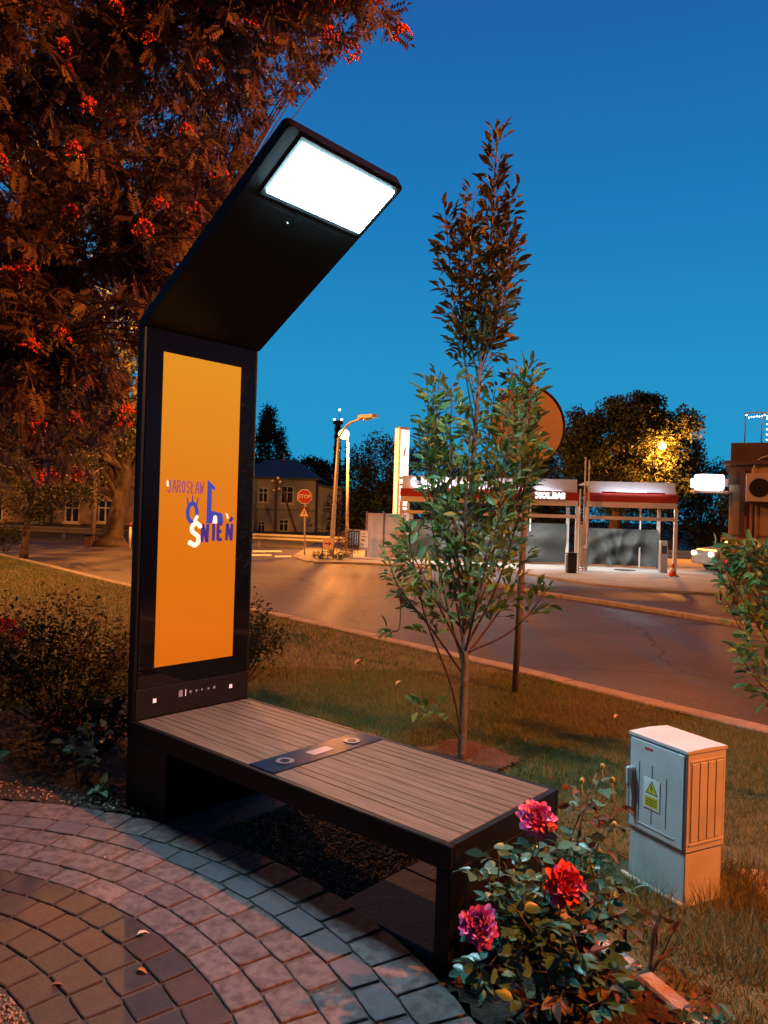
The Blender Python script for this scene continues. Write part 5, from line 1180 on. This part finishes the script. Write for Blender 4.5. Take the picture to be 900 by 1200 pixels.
MB().box(gx(296)-xl, gx(300.5)-xl, -.12, -.002, 0, z_e-.13).build('drain_strip', M['plaster_teal'], hs)
MB().box(gx(322)-xl-.06, gx(322)-xl+.06, Dp/2-.3, Dp/2+.3, z_r-.5, z_r+.5).build('chimney', M['plaster_grey'], hs)
an = empty('grey_annex', (xr_+.05, HY+1.2, ROADZ), 0, 'lower plain grey annex joined to the right of the grey house', 'house')
AW = gx(398)-xr_; MB().box(0, AW, 0, 6, 0, z_e-.5).build('wall', M['plaster_grey'], an); MB().add([(-.02, -.3, z_e-.5), (AW+.3, -.3, z_e-.9), (AW+.3, 6.3, z_e-.9), (-.02, 6.3, z_e-.5), (-.02, -.3, z_e-.35), (AW+.3, -.3, z_e-.75), (AW+.3, 6.3, z_e-.75), (-.02, 6.3, z_e-.35)], [(3, 2, 1, 0), (4, 5, 6, 7), (0, 1, 5, 4), (1, 2, 6, 5), (2, 3, 7, 6), (3, 0, 4, 7)]).build('roof', M['slate_roof'], an)
# long pinkish building on the left
LY = 43.0; x0, x1 = gx(-120, LY), gx(210, LY); lbd = empty('long_building', (x0, LY, ROADZ), 0, 'long pinkish plaster building with small windows behind the left trees', 'building'); Wl = x1-x0
MB().box(0, Wl, 0, 9, 0, 6.2).build('wall', M['plaster_pink'], lbd); MB().add([(-.4, -.4, 6.2), (Wl+.4, -.4, 6.2), (Wl+.4, 9.4, 6.2), (-.4, 9.4, 6.2), (1, 4.5, 8.6), (Wl-1, 4.5, 8.6)], [(0, 1, 5, 4), (1, 2, 5), (2, 3, 4, 5), (3, 0, 4), (3, 2, 1, 0)]).build('roof', M['slate_roof'], lbd)
for px in (-90, -50, -5, 41, 85, 124, 165): 
    for py in (601, 548):
        T = basis((gx(px, LY)-x0, -.001, D(px, py+(-2 if px > 0 else -4), LY).z-ROADZ), (1, 0, 0), (0, 0, 1), (0, -1, 0)); window(lbd, T, .85, 1.3)
MB().box(gx(61, LY)-x0-.06, gx(61, LY)-x0+.06, -.14, -.002, 0, 6.1).build('downpipe', M['dark_trim'], lbd)
MB().box(-.01, Wl+.01, -.08, -.002, 0, .55).build('plinth', M['dark_trim'], lbd)
# mast with red lights
mat('mast_red', (.40, .14, .12), .7); mat('beacon', (1, .3, .3), .4, emit=(1, .35, .35), es=6); mat('beacon_white', (1, 1, 1), .4, emit=(1, .95, 1), es=7)
MY = 110.0; b0 = Vector((D(393, 600, MY).x, MY, ROADZ)); t1 = D(393, 497, MY).z-ROADZ; ms_ = empty('chimney_mast', b0, 0, 'tall dark red industrial chimney with beacon lights behind the lamp posts', 'chimney')
MB().tube([(0, 0, 0), (0, 0, t1)], [.75, .42], 16).build('shaft', M['mast_red'], ms_); MB().tube([(0, 0, t1), (0, 0, t1+.5)], [.75, .75], 16).build('platform', M['mast_red'], ms_)
for z in (.62, .74, .86, .93): MB().tube([(0, 0, t1*z), (0, 0, t1*z+.5)], [.75-.30*z+.06]*2, 16).build('ring', M['dark_trim'], ms_)
MB().tube([(.2, 0, t1+.5), (.2, 0, t1+2.0)], .05, 6).build('antenna', M['post_metal'], ms_)
for (x, z, s) in ((-.55, t1+.65, 'beacon_white'), (.55, t1+.65, 'beacon_white'), (.2, t1+2.1, 'beacon_white')): MB().sphere((x, -.3, z), .16, 8, 6).build('beacon', M[s], ms_)
zm = D(393, 558, MY).z-ROADZ
for x in (-.85, .85): MB().sphere((x, -.5, zm), .17, 8, 6).build('beacon', M['beacon'], ms_)
# wooden utility pole with stay
UY = 48.0; b0 = Vector((D(323, 600, UY).x, UY, ROADZ)); up_ = empty('utility_pole', b0, 0, 'wooden utility pole with insulators and a slanting stay before the grey house', 'pole'); ut = D(323, 562, UY).z-ROADZ
MB().tube([(0, 0, 0), (0, 0, ut)], .10, 8).build('pole', M['bark_brown'], up_); MB().tube([(.35, .2, ut*.85), (1.45, 0, 0)], .08, 7).build('stay', M['bark_brown'], up_)
mb = MB()
for dx, dz in ((-.25, -.1), (.1, .1), (.25, -.15), (-.15, -.7), (.2, -.6)): mb.sphere((dx, -.1, ut+dz), .10, 8, 6)
mb.build('insulators', M['white_paint'], up_); MB().box(-.35, .35, -.06, .06, ut-.25, ut-.15).build('crossarm', M['bark_brown'], up_); MB().box(-.3, .3, -.06, .06, ut-.8, ut-.7).build('crossarm', M['bark_brown'], up_)
# parked car seen past the wash bay
mat('car_paint', (.45, .42, .36), .3, .3, coat=.6); mat('car_glass', (.02, .02, .025), .05); mat('tyre', (.02, .02, .02), .8); mat('headlight', (1, .95, .8), .3, emit=(1, .9, .65), es=12)
p = Vector((11.9, 25.2, ROADZ)); car = empty('parked_car', (D(838, 650, 25).x+1.5, 25.0, ROADZ), .05, 'light coloured car with bright headlight between wash bay and kiosk', 'car')
prof = [(-2.0, .28), (-2.0, .62), (-1.85, .78), (-1.0, .9), (-.45, 1.35), (.9, 1.4), (1.55, .95), (1.95, .9), (2.0, .35)]
mb = MB(); T = basis((0, .8, 0), (1, 0, 0), (0, 0, 1), (0, -1, 0)); mb.prism([(x, z) for x, z in prof][::-1], 1.6, T); cb = mb.build('body', M['car_paint'], car)
mdf = cb.modifiers.new('bevel', 'BEVEL'); mdf.width = .08; mdf.segments = 3
MB().prism([(-.88, .93), (1.3, .93), (.85, 1.32), (-.42, 1.28)], 1.62, basis((0, .81, 0), (1, 0, 0), (0, 0, 1), (0, -1, 0))).build('window_glass', M['car_glass'], car)
for x in (-1.25, 1.25):
    for y in (-.82, .62):
        w_o = MB().tube([(x, y, .32), (x, y+.2, .32)], .32, 20).build('wheel', M['tyre'], car); MB().tube([(x, y-.01, .32), (x, y+.21, .32)], .18, 14).build('rim', M['chrome'], w_o)
for y in (-.6, .6): MB().sphere((-1.99, y, .64), .11, 10, 6, sc=(.5, 1.2, .7)).build('headlight', M['headlight'], car)

# ------------------------------------------------------------------ background trees
def big_tree(label, base, crown_c, rad, n, leaf, mt, seed, trunk_r=.2, nclump=60, group='trees beyond the road', name='tree', trunk_pts=None, cat='tree', clump=.28, flare=1.3, cone=False):
    rng = np.random.default_rng(seed); b = Vector(base); root = empty(name, b, 0, label, cat, group); c = Vector(crown_c)-b; cl = []
    while len(cl) < nclump:
        q = rng.normal(0, 1, 3); q /= np.linalg.norm(q); r = rng.uniform(.25, 1)**.45*(1+rng.normal(0, .07)); p = np.array([c.x+q[0]*r*rad[0], c.y+q[1]*r*rad[1], c.z+q[2]*r*rad[2]])
        if cone: k = np.clip((p[2]-c.z)/rad[2], -1, 1); p[0] = c.x+(p[0]-c.x)*(1.05-k)/1.6; p[1] = c.y+(p[1]-c.y)*(1.05-k)/1.6
        if p[2] > .3: cl.append(p)
    cl = np.array(cl); mb = MB(); ct = c.z-rad[2]*.55
    tp = trunk_pts or [(0, 0, -.05), (c.x*.2, 0, ct*.5), (c.x*.6, c.y*.5, max(ct, .6)), (c.x, c.y, c.z+rad[2]*.2)]
    s_ = spline(tp, 14); rr = [trunk_r*(flare if i == 0 else (1+(flare-1)*.4 if i == 1 else 1))*(1-.8*i/13) for i in range(14)]; mb.tube(s_, rr, 12); mb.build('trunk', M['bark_brown'], root); ml = MB()
    for p in cl[::2]:
        i = min(13, 5+int(rng.random()*6)); a = s_[i]; e = Vector(p); ml.tube(spline([a, a.lerp(e, .5)+Vector((0, 0, .12*rad[2]*rng.random())), e], 6), np.linspace(trunk_r*.28, trunk_r*.06, 6), 5, caps=False)
    ml.build('limbs', M['bark_brown'], root)
    per = n//nclump; P = []; cs = clump*np.array(rad)
    for p in cl:
        q = rng.normal(0, 1, (per, 3)); q /= np.linalg.norm(q, axis=1, keepdims=True); q *= (rng.random((per, 1))**.5); P.append(p+q*cs*rng.uniform(.65, 1.25))
    P = np.concatenate(P); P = P[P[:, 2] > .1]
    leaves_obj('crown', P, rng.normal(0, 1, (len(P), 3)), rng.uniform(.6, 1.2, len(P))*leaf, .6, rng, mt, root, six=False); return root
LF = M['leaf_far']
bt = D(130, 636, 30.4); 
big_tree('large old tree with thick flared trunk on the far left verge', (bt.x, 30.4, ROADZ), D(110, 430, 30.4), (5.2, 4.5, 5.2), 15000, .20, LF, 101, trunk_r=.46, nclump=110, flare=2.1,
         trunk_pts=[(0, 0, -.05), (.15, 0, .9), (.45, 0, 2.8), (.4, 0, 5), (0, 0, 7.5)])
ht_ = D(136, 560, 30.4)
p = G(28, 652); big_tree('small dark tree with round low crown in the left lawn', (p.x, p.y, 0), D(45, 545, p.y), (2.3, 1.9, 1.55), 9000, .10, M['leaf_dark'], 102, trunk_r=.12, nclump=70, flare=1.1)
big_tree('broad round tree with orange lit leaves behind the wash bay', (D(718, 640, 35).x, 35, ROADZ), D(735, 532, 35), (3.3, 3.0, 2.8), 52000, .17, LF, 103, trunk_r=.38, nclump=170, clump=.19)
big_tree('dark conifer rising above the grey house roof', (D(314, 640, 75).x, 75, ROADZ), D(314, 532, 75), (3.0, 3, 4.6), 7000, .32, LF, 104, nclump=80, cone=True)
for i, (x, y, Y, rx, rz_, lab) in enumerate(((283, 540, 80, 4, 4, 'dark tree half hidden behind the upright left of the conifer'), (365, 556, 78, 3.2, 2.0, 'low dark tree just right of the grey house ridge'), (420, 575, 62, 3.4, 3.4, 'dark leafy tree behind the unlit lamp post'), (455, 562, 52, 2.6, 3.2, 'dark loose tree left of the price totem'),
        (438, 612, 50, 3.2, 2.6, 'low dark tree mass behind the white fence'), (500, 560, 50, 2.6, 3.0, 'dark tree just right of the price totem'), (560, 575, 48, 3.6, 2.4, 'dark tree hidden behind the young tree foliage'), (625, 582, 50, 3, 2.0, 'dark low tree behind the long wash bay roof'),
        (822, 600, 40, 2.6, 2.6, 'dark tree between the round tree and kiosk'), (845, 610, 36, 1.6, 2.0, 'dark bushy tree close to the kiosk corner'), (650, 565, 44, 2, 2.2, 'dark tree left of the round tree crown'), (790, 560, 42, 2.2, 2.4, 'tree with orange lit leaves right of the round tree'), (700, 612, 46, 5, 2.0, 'low dark hedge tree behind the right wash bay'), (540, 612, 46, 6, 2.2, 'low dark hedge tree behind the long wash bay'), (390, 600, 66, 3.4, 3.0, 'dark tree behind the mast foot'))):
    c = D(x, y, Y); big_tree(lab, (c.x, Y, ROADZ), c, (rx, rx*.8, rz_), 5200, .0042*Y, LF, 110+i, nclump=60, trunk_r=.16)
shrub('shrub', (D(408, 640, 26.6).x, 26.6, ROADZ), .55, .4, 1.15, 1200, .06, M['leaf_dry'], 'brown dry bush heaped behind the notice board', 61, stems=40)
shrub('shrub', (D(374, 650, 25.2).x, 25.2, ROADZ), .3, .25, .42, 400, .05, M['leaf_dark'], 'small dark bush left of the arrow board', 62, stems=16)
shrub('shrub', (D(398, 652, 25.0).x, 25.0, ROADZ), .3, .25, .40, 400, .05, M['leaf_dark'], 'small dark bush right of the arrow board', 63, stems=16)
shrub('shrub', (D(6, 640, 24).x, 24, 0), .6, .5, 1.1, 1500, .06, M['leaf_dark'], 'dark clipped bush at the far left edge of the lawn', 64, stems=30)
